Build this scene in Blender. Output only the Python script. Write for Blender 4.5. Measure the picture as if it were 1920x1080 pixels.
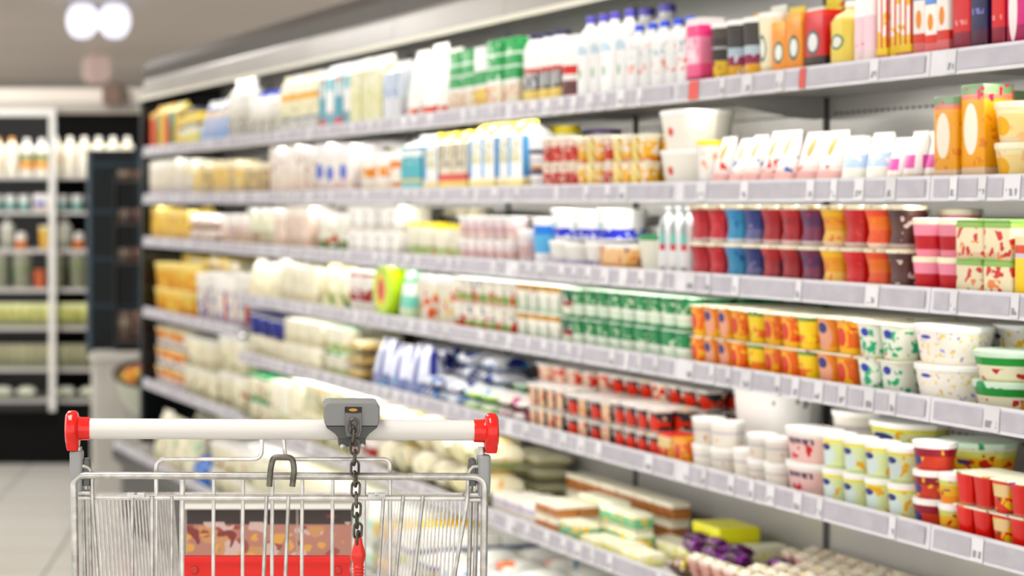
import bpy, math, random
from mathutils import Vector, Matrix
random.seed(7)
for o in list(bpy.data.objects): bpy.data.objects.remove(o)
S = bpy.context.scene
COL = S.collection
PI = math.pi

# ---------------------------------------------------------------- camera, world, lights, exposure
F, PX, PY, CH = 3741.0, 527.0, 385.0, 1.4          # focal length in px, principal point, camera height
cam = bpy.data.cameras.new('camera'); camo = bpy.data.objects.new('camera', cam); COL.objects.link(camo)
camo.location = (0, 0, CH); camo.rotation_euler = (PI/2, 0, 0)
cam.sensor_width = 36; cam.lens = F/1920*36
cam.shift_x = (960-PX)/1920; cam.shift_y = -(540-PY)/1920
cam.clip_end = 100; cam.clip_start = .05
cam.dof.use_dof = True; cam.dof.focus_distance = 2.49; cam.dof.aperture_fstop = 4.4
cam.dof.aperture_blades = 0
S.camera = camo
W = bpy.data.worlds.new('world'); S.world = W; W.use_nodes = True
W.node_tree.nodes['Background'].inputs[0].default_value = (1, .975, .94, 1)
W.node_tree.nodes['Background'].inputs[1].default_value = 1.55
S.view_settings.view_transform = 'Standard'; S.view_settings.look = 'None'
S.view_settings.exposure = 0.14; S.view_settings.gamma = 1
S.cycles.use_denoising = True
S.cycles.max_bounces = 6; S.cycles.diffuse_bounces = 3; S.cycles.glossy_bounces = 3
S.cycles.transmission_bounces = 4; S.cycles.transparent_max_bounces = 8
S.cycles.caustics_reflective = False; S.cycles.caustics_refractive = False
S.cycles.sample_clamp_indirect = 4

# the display case runs along a line; local frame: x = towards the camera end (-u), y = into the case (d), z up
CX, TA = 2.1, 1157.0/F
A = math.atan(TA); CA, SA = math.cos(A), math.sin(A)
RZ = A - PI/2
def P(u, d, z): return Vector((CX - u*SA + d*CA, u*CA + d*SA, z))
def U(x, d=0.0):                                      # position along the case of something seen in image column x at depth d
    cd = CX + d/CA
    return (F*cd/(x + 630.0) - d*SA)/CA
def ZH(x, y, d=0.0): return CH - (y-PY)*(CX + d/CA)/(x+630.0)

def area(name, loc, rot, sx, sy, power, col=(1, .97, .92)):
    l = bpy.data.lights.new(name, 'AREA'); l.shape = 'RECTANGLE'; l.size = sx; l.size_y = sy
    l.energy = power; l.color = col
    o = bpy.data.objects.new(name, l); COL.objects.link(o); o.location = loc; o.rotation_euler = rot
    return o
for k, (x, y) in enumerate([(-.5, 2.2), (-1.0, 5.0), (-1.7, 9.3), (-2.2, 13.0)]):
    area('ceiling_fill_light', (x, y, 2.79), (0, 0, 0), .6, 1.2, 30 if k == 2 else 13)  # unseen lights added to brighten the shelf fronts and the fridge
UC = 5.6
area('canopy_lamp_light', P(UC, .03, 1.872), (math.radians(24), 0, RZ), 7.0, .03, 5)
SHELF_LIGHTS = []

# ---------------------------------------------------------------- materials
MATS = {}
def lin(c): return tuple((v/255.0/12.92 if v/255.0 <= .04045 else ((v/255.0+.055)/1.055)**2.4) for v in c)
def rgba(c): return lin(c) + (1,)
class NT:
    def __init__(s, m): s.t = m.node_tree; s.n = s.t.nodes; s.l = s.t.links
    def new(s, typ, **kw):
        n = s.n.new(typ)
        for k, v in kw.items(): setattr(n, k, v)
        return n
    def math(s, op, a, b=None, c=None):
        n = s.n.new('ShaderNodeMath'); n.operation = op
        for i, v in enumerate((a, b, c)):
            if v is None: continue
            if isinstance(v, (int, float)): n.inputs[i].default_value = v
            else: s.l.new(v, n.inputs[i])
        return n.outputs[0]
    def mix(s, f, a, b):
        n = s.n.new('ShaderNodeMix'); n.data_type = 'RGBA'
        for i, v in ((0, f), (6, a), (7, b)):
            if isinstance(v, (int, float, tuple)): n.inputs[i].default_value = v
            else: s.l.new(v, n.inputs[i])
        return n.outputs[2]
def mat(name, col, rough=.5, metal=0.0, emit=0.0, spec=.5, alpha=1.0):
    if name in MATS: return MATS[name]
    m = bpy.data.materials.new(name); m.use_nodes = True
    b = m.node_tree.nodes['Principled BSDF']
    b.inputs['Base Color'].default_value = rgba(col); b.inputs['Roughness'].default_value = rough
    b.inputs['Metallic'].default_value = metal; b.inputs['Specular IOR Level'].default_value = spec
    if emit: b.inputs['Emission Color'].default_value = rgba(col); b.inputs['Emission Strength'].default_value = emit
    if alpha < 1: b.inputs['Alpha'].default_value = alpha
    MATS[name] = m; return m
def noisy(name, c1, c2, scale=8, rough=.5, metal=0.0, stretch=(1, 1, 1), lo=.35, hi=.65, bump=0.0, spec=.5):
    if name in MATS: return MATS[name]
    m = mat(name, c1, rough, metal, spec=spec); t = NT(m); b = t.n['Principled BSDF']
    tc = t.new('ShaderNodeTexCoord'); mp = t.new('ShaderNodeMapping'); mp.inputs['Scale'].default_value = stretch
    t.l.new(tc.outputs['Object'], mp.inputs[0])
    no = t.new('ShaderNodeTexNoise'); no.inputs['Scale'].default_value = scale; no.inputs['Detail'].default_value = 3
    t.l.new(mp.outputs[0], no.inputs['Vector'])
    r = t.new('ShaderNodeMapRange'); r.inputs[1].default_value = lo; r.inputs[2].default_value = hi
    t.l.new(no.outputs[0], r.inputs[0])
    t.l.new(t.mix(r.outputs[0], rgba(c1), rgba(c2)), b.inputs['Base Color'])
    if bump:
        bp = t.new('ShaderNodeBump'); bp.inputs['Strength'].default_value = bump; bp.inputs['Distance'].default_value = .01
        t.l.new(no.outputs[0], bp.inputs['Height']); t.l.new(bp.outputs[0], b.inputs['Normal'])
    return m
def pr(name, bands, blobs=(), emb=None, text=None, stripes=None, rough=.38, diag=None, alpha=1.0, emb2=None):
    """printed packaging. bands: [(z from 0..1, colour)]; blobs: (colour, scale, threshold, z0, z1);
    emb: (colour, cx, cz, rx, rz[, inner colour]); text: (colour, z0, z1); stripes: (colour, count, duty, z0, z1); diag likewise"""
    if name in MATS: return MATS[name]
    m = mat(name, bands[0][1], rough, alpha=alpha); t = NT(m); b = t.n['Principled BSDF']
    tc = t.new('ShaderNodeTexCoord'); sx = t.new('ShaderNodeSeparateXYZ'); t.l.new(tc.outputs['Generated'], sx.inputs[0])
    gx, gy, gz = sx.outputs
    oi = t.new('ShaderNodeObjectInfo')
    def zwin(z0, z1): return t.math('MULTIPLY', t.math('GREATER_THAN', gz, z0), t.math('LESS_THAN', gz, z1))
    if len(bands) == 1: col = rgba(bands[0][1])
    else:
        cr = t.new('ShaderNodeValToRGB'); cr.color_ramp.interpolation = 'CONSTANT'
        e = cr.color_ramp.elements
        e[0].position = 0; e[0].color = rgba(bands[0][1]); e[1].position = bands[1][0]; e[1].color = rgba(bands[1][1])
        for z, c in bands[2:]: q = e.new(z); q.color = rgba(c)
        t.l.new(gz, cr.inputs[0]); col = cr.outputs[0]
    for k, (c, sc, th, z0, z1) in enumerate(blobs):
        vo = t.new('ShaderNodeTexVoronoi'); vo.inputs['Scale'].default_value = sc*1.7
        ad = t.new('ShaderNodeVectorMath', operation='ADD'); t.l.new(tc.outputs['Object'], ad.inputs[0])
        cm = t.new('ShaderNodeCombineXYZ'); t.l.new(t.math('MULTIPLY_ADD', oi.outputs['Random'], 3.0, k*7.3), cm.inputs[0]); t.l.new(cm.outputs[0], ad.inputs[1])
        nz = t.new('ShaderNodeTexNoise'); nz.inputs['Scale'].default_value = sc*2.2; nz.inputs['Detail'].default_value = 1; t.l.new(ad.outputs[0], nz.inputs['Vector'])
        sc_ = t.new('ShaderNodeVectorMath', operation='SCALE'); sc_.inputs['Scale'].default_value = .9/sc; t.l.new(nz.outputs['Color'], sc_.inputs[0])
        a2 = t.new('ShaderNodeVectorMath', operation='ADD'); t.l.new(ad.outputs[0], a2.inputs[0]); t.l.new(sc_.outputs[0], a2.inputs[1])
        t.l.new(a2.outputs[0], vo.inputs['Vector'])
        col = t.mix(t.math('MULTIPLY', t.math('LESS_THAN', vo.outputs['Distance'], th), zwin(z0, z1)), col, rgba(c))
    if stripes:
        c, n, duty, z0, z1 = stripes
        s = t.math('FRACT', t.math('MULTIPLY', t.math('ADD', gx, gy), n/2))
        col = t.mix(t.math('MULTIPLY', t.math('LESS_THAN', s, duty), zwin(z0, z1)), col, rgba(c))
    if diag:
        c, n, duty, z0, z1 = diag
        s = t.math('FRACT', t.math('MULTIPLY', t.math('ADD', gx, t.math('MULTIPLY', gz, .8)), n))
        col = t.mix(t.math('MULTIPLY', t.math('LESS_THAN', s, duty), zwin(z0, z1)), col, rgba(c))
    if text:
        c, z0, z1 = text
        mp = t.new('ShaderNodeMapping'); mp.inputs['Scale'].default_value = (110, 110, 45); t.l.new(tc.outputs['Object'], mp.inputs[0])
        no = t.new('ShaderNodeTexNoise'); no.inputs['Scale'].default_value = 1.0; no.inputs['Detail'].default_value = 1; t.l.new(mp.outputs[0], no.inputs['Vector'])
        xm = t.math('LESS_THAN', t.math('ABSOLUTE', t.math('SUBTRACT', gx, .5)), .36)
        col = t.mix(t.math('MULTIPLY', t.math('MULTIPLY', t.math('GREATER_THAN', no.outputs[0], .47), zwin(z0, z1)), xm), col, rgba(c))
    for emb_ in (emb, emb2):
        if not emb_: continue
        c, cx, cz, rx, rz = emb_[:5]
        dx = t.math('DIVIDE', t.math('SUBTRACT', gx, cx), rx); dz = t.math('DIVIDE', t.math('SUBTRACT', gz, cz), rz)
        q = t.math('ADD', t.math('MULTIPLY', dx, dx), t.math('MULTIPLY', dz, dz))
        fr = t.math('LESS_THAN', gy, .75)
        col = t.mix(t.math('MULTIPLY', t.math('LESS_THAN', q, 1.0), fr), col, rgba(c))
        if len(emb_) > 5: col = t.mix(t.math('MULTIPLY', t.math('LESS_THAN', q, .5), fr), col, rgba(emb_[5]))
    hs = t.new('ShaderNodeHueSaturation'); hs.inputs['Saturation'].default_value = 1.12
    t.l.new(t.math('MULTIPLY_ADD', oi.outputs['Random'], .2, .82), hs.inputs['Value'])
    if isinstance(col, tuple): hs.inputs['Color'].default_value = col
    else: t.l.new(col, hs.inputs['Color'])
    t.l.new(hs.outputs[0], b.inputs['Base Color'])
    return m

WHITE = (246, 244, 238); CREAM = (244, 236, 208); GREEN = (40, 150, 80); RED = (205, 35, 35); ORANGE = (240, 130, 30)
YEL = (246, 205, 40); NAVY = (28, 34, 92); BLUE = (40, 84, 200); PURP = (92, 60, 160); PINK = (236, 140, 160); BLACK = (32, 30, 34)
m_white = mat('white_plastic', WHITE, .35); m_cream = mat('cream_plastic', CREAM, .4)
m_steel = noisy('galvanised_wire', (206, 205, 200), (170, 168, 162), 60, .28, .75)
m_bright = noisy('bright_wire', (238, 237, 234), (214, 212, 208), 60, .25, .5)
m_dkmetal = noisy('dark_metal', (112, 108, 100), (70, 66, 60), 90, .38, .9)
m_hook = noisy('dull_hook_metal', (120, 117, 106), (92, 89, 80), 90, .45, .7)
m_case = noisy('case_back_sheet', (186, 184, 180), (176, 174, 170), 3, .28, .3)
m_board = mat('shelf_board_metal', (196, 195, 192), .35, .1)
m_rail = noisy('rail_plastic', (226, 224, 229), (218, 216, 222), 20, .3)
m_insert = noisy('rail_insert_paper', (188, 184, 193), (176, 172, 181), 30, .45)
m_tag = pr('price_card', [(0, (232, 231, 234))], text=((150, 148, 154), .15, .45), rough=.5)
m_redtag = pr('red_price_card', [(0, (226, 110, 104))], rough=.5)
m_groove = mat('upright_slot', (62, 60, 60), .6)

# ---------------------------------------------------------------- mesh helpers
def mk(name, V, Fc, m=None, smooth=True):
    me = bpy.data.meshes.new(name); me.from_pydata([tuple(v) for v in V], [], Fc)
    ms = m if isinstance(m, (list, tuple)) else [m]
    for x in ms:
        if x: me.materials.append(x)
    if smooth:
        me.polygons.foreach_set('use_smooth', [True]*len(me.polygons))
        try: me.set_sharp_from_angle(angle=math.radians(38))
        except Exception: pass
    me.update(); return me
class MB:
    def __init__(s): s.v = []; s.f = []
    def add(s, V, Fc):
        n = len(s.v); s.v += [Vector(v) for v in V]; s.f += [[i+n for i in f] for f in Fc]; return s
    def box(s, x0, x1, y0, y1, z0, z1):
        return s.add([(x0, y0, z0), (x1, y0, z0), (x1, y1, z0), (x0, y1, z0), (x0, y0, z1), (x1, y0, z1), (x1, y1, z1), (x0, y1, z1)],
                     [(0, 3, 2, 1), (4, 5, 6, 7), (0, 1, 5, 4), (1, 2, 6, 5), (2, 3, 7, 6), (3, 0, 4, 7)])
    def loft(s, secs, n=16, caps=True):
        """secs: (z, w, d, r, ox, oy): rounded-rectangle sections"""
        V = []; Fc = []
        for q in secs:
            z, w, d, r = q[:4]; ox, oy = (q[4], q[5]) if len(q) > 4 else (0, 0)
            r = max(1e-4, min(r, w/2, d/2)); k = n//4
            for c, (sx, sy) in enumerate(((1, 1), (-1, 1), (-1, -1), (1, -1))):
                for i in range(k):
                    a = c*PI/2 + (i/(k-1) if k > 1 else 0)*PI/2
                    V.append((ox + sx*(w/2-r) + r*math.cos(a), oy + sy*(d/2-r) + r*math.sin(a), z))
        m = (n//4)*4
        for j in range(len(secs)-1):
            for i in range(m):
                a, b = j*m+i, j*m+(i+1) % m
                Fc.append((a, b, b+m, a+m))
        if caps:
            Fc.append(tuple(reversed(range(m)))); Fc.append(tuple(range((len(secs)-1)*m, len(secs)*m)))
        return s.add(V, Fc)
    def tube(s, pts, r, seg=8, closed=False, rb=1.0):
        pts = [Vector(p) for p in pts]; n = len(pts); V = []; Fc = []
        prev = None
        for i, p in enumerate(pts):
            if closed: t = (pts[(i+1) % n]-pts[i-1])
            else: t = (pts[min(i+1, n-1)]-pts[max(i-1, 0)])
            t.normalize()
            if prev is None:
                a = Vector((0, 0, 1)) if abs(t.z) < .9 else Vector((0, 1, 0))
                nn = t.cross(a).normalized()
            else: nn = (prev - t*prev.dot(t)).normalized()
            prev = nn; bb = t.cross(nn)
            for k in range(seg):
                an = 2*PI*k/seg; V.append(p + nn*(r*math.cos(an)) + bb*(r*rb*math.sin(an)))
        m = n if closed else n-1
        for j in range(m):
            for k in range(seg):
                a, b = j*seg+k, j*seg+(k+1) % seg; j2 = ((j+1) % n)*seg
                Fc.append((a, b, j2+(k+1) % seg, j2+k))
        if not closed: Fc.append(tuple(reversed(range(seg)))); Fc.append(tuple(range((n-1)*seg, n*seg)))
        return s.add(V, Fc)
    def lathe(s, prof, c=(0, 0, 0), axis='z', seg=20, caps=True):
        V = []; Fc = []
        for r, z in prof:
            for k in range(seg):
                a = 2*PI*k/seg; x, y = r*math.cos(a), r*math.sin(a)
                p = {'z': (x, y, z), 'x': (z, x, y), 'y': (x, z, y)}[axis]
                V.append((p[0]+c[0], p[1]+c[1], p[2]+c[2]))
        for j in range(len(prof)-1):
            for k in range(seg):
                a, b = j*seg+k, j*seg+(k+1) % seg
                Fc.append((a, b, b+seg, a+seg))
        if caps: Fc.append(tuple(reversed(range(seg)))); Fc.append(tuple(range((len(prof)-1)*seg, len(prof)*seg)))
        return s.add(V, Fc)
    def xf(s, M): s.v = [M @ v for v in s.v]; return s
    def mesh(s, name, m, smooth=True): return mk(name, s.v, s.f, m, smooth)
def rounded(pts, r, k=5):
    """polyline with rounded corners"""
    pts = [Vector(p) for p in pts]; out = [pts[0]]
    for i in range(1, len(pts)-1):
        a, b, c = pts[i-1], pts[i], pts[i+1]
        d1 = (a-b); d2 = (c-b); rr = min(r, d1.length*.49, d2.length*.49)
        p, q = b+d1.normalized()*rr, b+d2.normalized()*rr
        for j in range(k+1):
            t = j/k; out.append(p*(1-t)**2 + b*2*t*(1-t) + q*t*t)
    out.append(pts[-1]); return out
def link(name, me, parent=None, loc=(0, 0, 0), rz=0.0):
    o = bpy.data.objects.new(name, me); COL.objects.link(o); o.parent = parent; o.location = loc
    if rz: o.rotation_euler = (0, 0, rz)
    return o
def tag(o, label, cat, group=None, kind=None):
    o['label'] = label; o['category'] = cat
    if group: o['group'] = group
    if kind: o['kind'] = kind
    return o
def empty(name, loc=(0, 0, 0), rz=0.0):
    o = bpy.data.objects.new(name, None); COL.objects.link(o); o.location = loc; o.rotation_euler = (0, 0, rz); o.empty_display_size = .05
    return o
def struct(name, mb, m, smooth=False):
    o = link(name, mb.mesh(name, m, smooth)); o['kind'] = 'structure'; return o

# ---------------------------------------------------------------- room
def floor_mat():
    m = mat('floor_tiles', (196, 193, 186), .3); t = NT(m); b = t.n['Principled BSDF']
    tc = t.new('ShaderNodeTexCoord'); br = t.new('ShaderNodeTexBrick'); t.l.new(tc.outputs['Object'], br.inputs['Vector'])
    br.offset = 0; br.inputs['Scale'].default_value = 1.0; br.inputs['Brick Width'].default_value = .45; br.inputs['Row Height'].default_value = .45
    br.inputs['Mortar Size'].default_value = .006
    br.inputs['Color1'].default_value = rgba((212, 209, 202)); br.inputs['Color2'].default_value = rgba((220, 217, 210)); br.inputs['Mortar'].default_value = rgba((150, 148, 142))
    t.l.new(br.outputs[0], b.inputs['Base Color']); return m
struct('floor', MB().box(-7, 6, -1, 24, -.1, 0), floor_mat())
struct('ceiling', MB().box(-7, 6, -1, 24, 2.85, 2.95), noisy('ceiling_paint', (236, 226, 216), (228, 218, 209), .6, .55))
struct('wall_back', MB().box(-7, 6, 23.2, 23.3, 0, 2.85), mat('far_wall_paint', (170, 165, 158), .7))
struct('wall_right', MB().add([P(-1.5, 2.5, 0), P(12.6, 2.5, 0), P(12.6, 2.6, 0), P(-1.5, 2.6, 0), P(-1.5, 2.5, 2.85), P(12.6, 2.5, 2.85), P(12.6, 2.6, 2.85), P(-1.5, 2.6, 2.85)],
       [(0, 1, 2, 3), (4, 7, 6, 5), (0, 4, 5, 1), (1, 5, 6, 2), (2, 6, 7, 3), (3, 7, 4, 0)]), mat('side_wall_paint', (168, 162, 155), .7))
# unseen glowing panels added under the ceiling to light the aisle
m_glow = mat('fill_panel_glow', (250, 250, 255), .5, emit=7.0)
lum_m = MB().box(-.31, .31, -.61, .61, -.045, 0).mesh('fill_panel_frame', mat('fill_frame_metal', (225, 223, 218), .4), False)
lum_d = MB().box(-.29, .29, -.59, .59, -.052, -.046).mesh('fill_panel_diffuser', m_glow, False)
for k, (x, y) in enumerate([(-.5, 2.2), (-1.0, 5.0), (-1.7, 9.3)]):
    o = tag(empty('ceiling_fill_panel', (x, y, 2.85)), 'added unseen ceiling fill panel above the aisle, ' + ['over the shopping cart', 'over the middle of the aisle', 'nearest the bottle fridge'][k], 'light', 'added ceiling fill panels')
    link('fill_frame', lum_m, o); link('diffuser', lum_d, o)
# far lamp, two heads on a plate
lo = tag(empty('ceiling_spotlight', (-1.29, 14.1, 2.85)), 'bright white double spotlight hanging under the grey ceiling', 'light')
link('mounting_plate', MB().box(-.24, .24, -.05, .05, -.03, 0).mesh('mounting_plate', m_board, False), lo)
for sx in (-.115, .115):
    link('lamp_head', MB().lathe([(.02, -.03), (.07, -.04), (.105, -.09), (.112, -.15), (.10, -.21), (.06, -.26), (.02, -.27)], (sx, 0, 0), seg=24).mesh('lamp_head', mat('spot_lens', (236, 236, 255), .5, emit=1.0)), lo)
lo2 = tag(empty('ceiling_glow', (-1.73, 18.7, 2.85)), 'faint pinkish round glow on the far ceiling below the bright spotlight', 'light')  # pinkish glowing body standing for a faint blur on the ceiling
link('glow_body', MB().lathe([(.03, -.02), (.12, -.06), (.14, -.22), (.10, -.30)], seg=20).mesh('glow_body', mat('pink_glow', (205, 178, 170), .5, emit=.25)), lo2)
link('glow_rod', MB().lathe([(.015, -.03), (.015, 0)], seg=8).mesh('glow_rod', m_board), lo2)

# ---------------------------------------------------------------- the long refrigerated display case
ZT = {1: 1.655, 2: 1.449, 3: 1.264, 4: 1.083, 5: .872, 6: .630, 7: .352, 14: .958, 15: .648}
SEAMS = [2.30, 2.59, 3.458, 4.328, 5.198, 6.0, 6.81, 7.614, 8.38, 9.14]
DEP = .354
rr = random.Random(3)
BOARD = -.014                                        # board surface below the rail's top edge
def lbox(mb, u0, u1, d0, d1, z0, z1): return mb.box(-u1, -u0, d0, d1, z0, z1)
m_canopy = noisy('canopy_sheet', (168, 164, 156), (156, 152, 146), 2, .35, .2)
m_dark = mat('case_dark_trim', (84, 79, 75), .45)
m_basep = mat('case_base_panel', (62, 60, 60), .35)
m_led = mat('led_tube', (255, 252, 240), .4, emit=2.0)
for i in range(len(SEAMS)-1):
    u0, u1 = SEAMS[i], SEAMS[i+1]
    far = u0 >= 7.6
    names = ['nearest the camera', 'holding the red and magenta boxes', 'with the wavy bracket under its top shelf', 'holding the green yoghurt packs', 'behind the cart handle end',
             'holding the bagged curds', 'where the lower shelves begin', 'with wider spaced lower shelves', 'at the dark tiled end']
    o = tag(empty('refrigerated_display_case', (CX, 0, 0), RZ), 'white open dairy display case section ' + names[i], 'display case', 'dairy display case sections')
    g = .0015
    link('back_panel', lbox(MB(), u0+g, u1-g, DEP, DEP+.02, .30, 1.93).mesh('back_panel', m_case, False), o)
    for du in ([u1] if i else [u0, u1]):
        link('upright', lbox(MB(), du-.009, du+.009, DEP-.004, DEP-.0005, .36, 1.9).mesh('upright', m_groove, False), o)
    if i < 5:
        for zz in (1.591, .963, .735):
            pm = MB(); a = u0+.03
            while a < u1-.03: pm.box(-a-.012, -a, DEP-.0012, DEP-.0002, zz, zz+.005); a += .021
            link('perforation_row', pm.mesh('perforation_row', m_groove, False), o)
    # canopy: shaped profile extruded along the case
    prof = [(-.012, 1.866), (-.004, 1.862), (.012, 1.87), (.012, 1.878), (.42, 1.93), (.60, 1.95), (.60, 2.06), (.10, 2.055), (.055, 2.03), (.05, 1.975), (.012, 1.96), (.0, 1.935)]
    def extrude(pf, a, b):
        n = len(pf); V = [(-b, d, z) for d, z in pf]+[(-a, d, z) for d, z in pf]
        return MB().add(V, [tuple(range(n)), tuple(reversed(range(n, 2*n)))]+[(k, k+n, (k+1) % n+n, (k+1) % n) for k in range(n)])
    link('canopy', extrude(prof, u0+g, u1-g).mesh('canopy', m_canopy, False), o)
    link('canopy_trim', extrude([(.008, 1.94), (.056, 1.968), (.052, 2.028), (.03, 2.035), (-.012, 1.99)], u0+g, u1-g).mesh('canopy_trim', m_dark, False), o)
    link('canopy_lip', lbox(MB(), u0+g, u1-g, -.018, -.012, 1.856, 1.870).mesh('canopy_lip', mat('pale_trim', (226, 224, 205), .3), False), o)
    # deck and base
    link('base', extrude([(-.14, .345), (-.14, .30), (-.10, .26), (-.10, .04), (-.06, .04), (-.06, .0), (.37, 0), (.37, .335), (-.13, .335)], u0+g, u1-g).mesh('base', m_basep, False), o)
    shelves = [1, 2, 3, 14, 15, 7] if far else [1, 2, 3, 4, 5, 6, 7]
    for sh in shelves:
        zt = ZT[sh]
        dr = 0.0
        if sh == 7: zt, dr = .378, -.127
        so = link('shelf', lbox(MB(), u0+g, u1-g, dr+.004, DEP-.006, (zt if sh != 7 else .352)+BOARD-.012, (zt if sh != 7 else .352)+BOARD).mesh('shelf', m_board, False), o)
        # rail, slightly tilted back
        rail = MB().add([(-u1+g, dr-.006, zt-.042), (-u0-g, dr-.006, zt-.042), (-u0-g, dr+.004, zt-.042), (-u1+g, dr+.004, zt-.042),
                         (-u1+g, dr-.002, zt), (-u0-g, dr-.002, zt), (-u0-g, dr+.004, zt), (-u1+g, dr+.004, zt)],
                        [(0, 3, 2, 1), (4, 5, 6, 7), (0, 1, 5, 4), (1, 2, 6, 5), (2, 3, 7, 6), (3, 0, 4, 7)])
        link('price_rail', rail.mesh('price_rail', m_rail, False), so)
        a = u0+.012
        while a < u1-.05:
            w = rr.choice([.035, .045, .06, .08, .13, .05, .2, .04]); w = min(w, u1-.012-a)
            ins = MB().add([(-a-w, dr-.0075, zt-.035), (-a, dr-.0075, zt-.035), (-a, dr-.0052, zt-.006), (-a-w, dr-.0052, zt-.006)], [(0, 1, 2, 3)])
            link('rail_insert', ins.mesh('rail_insert', m_insert, False), so)
            a += w+.002
            tw = rr.choice([.02, .026, .03, .04])
            if a+tw < u1-.01:
                tg = MB().add([(-a-tw, dr-.0082, zt-.040), (-a, dr-.0082, zt-.040), (-a, dr-.0052, zt-.002), (-a-tw, dr-.0052, zt-.002)], [(0, 1, 2, 3)])
                rd = (sh == 1 and i == 2 and rr.random() < .3)
                link('price_tag', tg.mesh('price_tag', m_redtag if rd else m_tag, False), so)
            a += tw+.002
        if sh in (1, 2, 3, 4, 5, 14):                # tube lamp under the shelf front
            link('tube_lamp', lbox(MB(), u0+.03, u1-.03, .012, .026, zt-.036, zt-.027).mesh('tube_lamp', m_led, False), so)
        # curved brackets at both ends of the shelf
        if sh != 7:
            for ub in (u0+.012, u1-.012):
                z0 = zt+BOARD-.0125; pf = []
                for k in range(11):
                    d = .03+(DEP-.045)*k/10; t = k/10; pf.append((d, z0-.006-(.040 if sh == 1 and ((i == 2 and ub > u0+.1) or (i == 3 and ub < u0+.1)) else .006)*(3*t*t-2*t*t*t)))
                pf = [(DEP-.015, z0), (.03, z0)]+pf
                n = len(pf); V = [(-ub-.0015, d, z) for d, z in pf]+[(-ub+.0015, d, z) for d, z in pf]
                link('shelf_bracket', MB().add(V, [tuple(range(n)), tuple(reversed(range(n, 2*n)))]+[(k, k+n, (k+1) % n+n, (k+1) % n) for k in range(n)]).mesh('shelf_bracket', mat('bracket_grey', (150, 148, 146), .4, .2), False), so)
for sh, pw in ((1, 50), (2, 50), (3, 26), (4, 20), (5, 34), (6, 30)):
    l = area('shelf_tube_light', P(5.6 if sh < 4 else 4.9, .03, ZT[sh]-.045), (math.radians(18), 0, RZ), 6.9 if sh < 4 else 5.3, .012, pw*.12)

# end wall of the case
eo = o
ep = link('end_panel', lbox(MB(), 9.145, 9.165, .0, DEP+.02, .36, 1.93).mesh('panel', mat('end_glass_dark', (14, 17, 20), .06), False), eo)
link('panel_frame', lbox(MB(), 9.146, 9.164, -.012, -.0005, .36, 1.86).mesh('panel_frame', mat('panel_frame_blue_grey', (50, 62, 70), .3), False), ep)

# ---------------------------------------------------------------- product meshes (origin at the base centre, front faces -y)
MC = {}
def cached(key, fn):
    if key not in MC: MC[key] = fn()
    return MC[key]
def bottle(w, d, h, body, cap, neck=.36, sh=.70, cap_h=.075, square=.35):
    def f():
        r = w*square; n = w*neck
        b = MB().loft([(0, w*.92, d*.92, r), (.01, w, d, r), (h*sh*.55, w, d, r), (h*sh*.6, w*.97, d*.97, r), (h*sh, w, d, r), (h*(sh+.1), w*.86, d*.86, w*.43), (h*(sh+.17), n*1.15, n*1.15, n), (h*(1-cap_h), n, n, n)], 20)
        c = MB().loft([(h*(1-cap_h*1.1), n*1.18, n*1.18, n), (h*.995, n*1.15, n*1.15, n), (h, n*1.05, n*1.05, n)], 16)
        return [(None, b.mesh('bottle', body)), ('cap', c.mesh('bottle_cap', cap))]
    return cached(('bottle', w, d, h, body.name, cap.name, neck, sh), f)
def wide(w, d, h, body, cap): return bottle(w, d, h, body, cap, neck=.62, sh=.76, cap_h=.13, square=.5)
def tub(w, d, h, body, lid, taper=.82, r=.5, over=1.07, lid_h=.008):
    def f():
        b = MB().loft([(0, w*taper*.95, d*taper*.95, w*r*taper), (.004, w*taper, d*taper, w*r*taper), (h-lid_h, w*.97, d*.97, w*r*.97)], 20)
        l = MB().loft([(h-lid_h*1.3, w*.99, d*.99, w*r), (h-lid_h, w*min(over, 1.0), d*min(over, 1.0), w*r), (h-.001, w, d, w*r), (h, w*.93, d*.93, w*r*.93)], 20)
        return [(None, b.mesh('tub', body)), ('lid', l.mesh('tub_lid', lid))]
    return cached(('tub', w, d, h, body.name, lid.name, taper, r), f)
def waist(w, d, h, body, lid):
    def f():
        b = MB().loft([(0, w*.78, d*.78, w*.3), (h*.1, w*.86, d*.86, w*.3), (h*.35, w*.76, d*.76, w*.3), (h*.6, w*.8, d*.8, w*.3), (h*.88, w*.96, d*.96, w*.35), (h*.93, w*.97, d*.97, w*.35)], 20)
        l = MB().loft([(h*.90, w*.99, d*.99, w*.3), (h*.985, w, d, w*.3), (h, w*.94, d*.94, w*.28)], 20)
        return [(None, b.mesh('waisted_cup', body)), ('lid', l.mesh('cup_lid', lid))]
    return cached(('waist', w, d, h, body.name, lid.name), f)
def boxp(w, d, h, body, r=.004, top=None):
    def f():
        b = MB().loft([(0, w-.003, d-.003, r), (.002, w, d, r), (h-.002, w, d, r), (h, w-.003, d-.003, r)], 16)
        out = [(None, b.mesh('box', body))]
        if top: out.append(('lid', MB().loft([(h+.0002, w, d, r), (h+.004, w, d, r), (h+.0045, w-.003, d-.003, r)], 16).mesh('box_lid', top)))
        return out
    return cached(('box', w, d, h, body.name, top and top.name), f)
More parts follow.
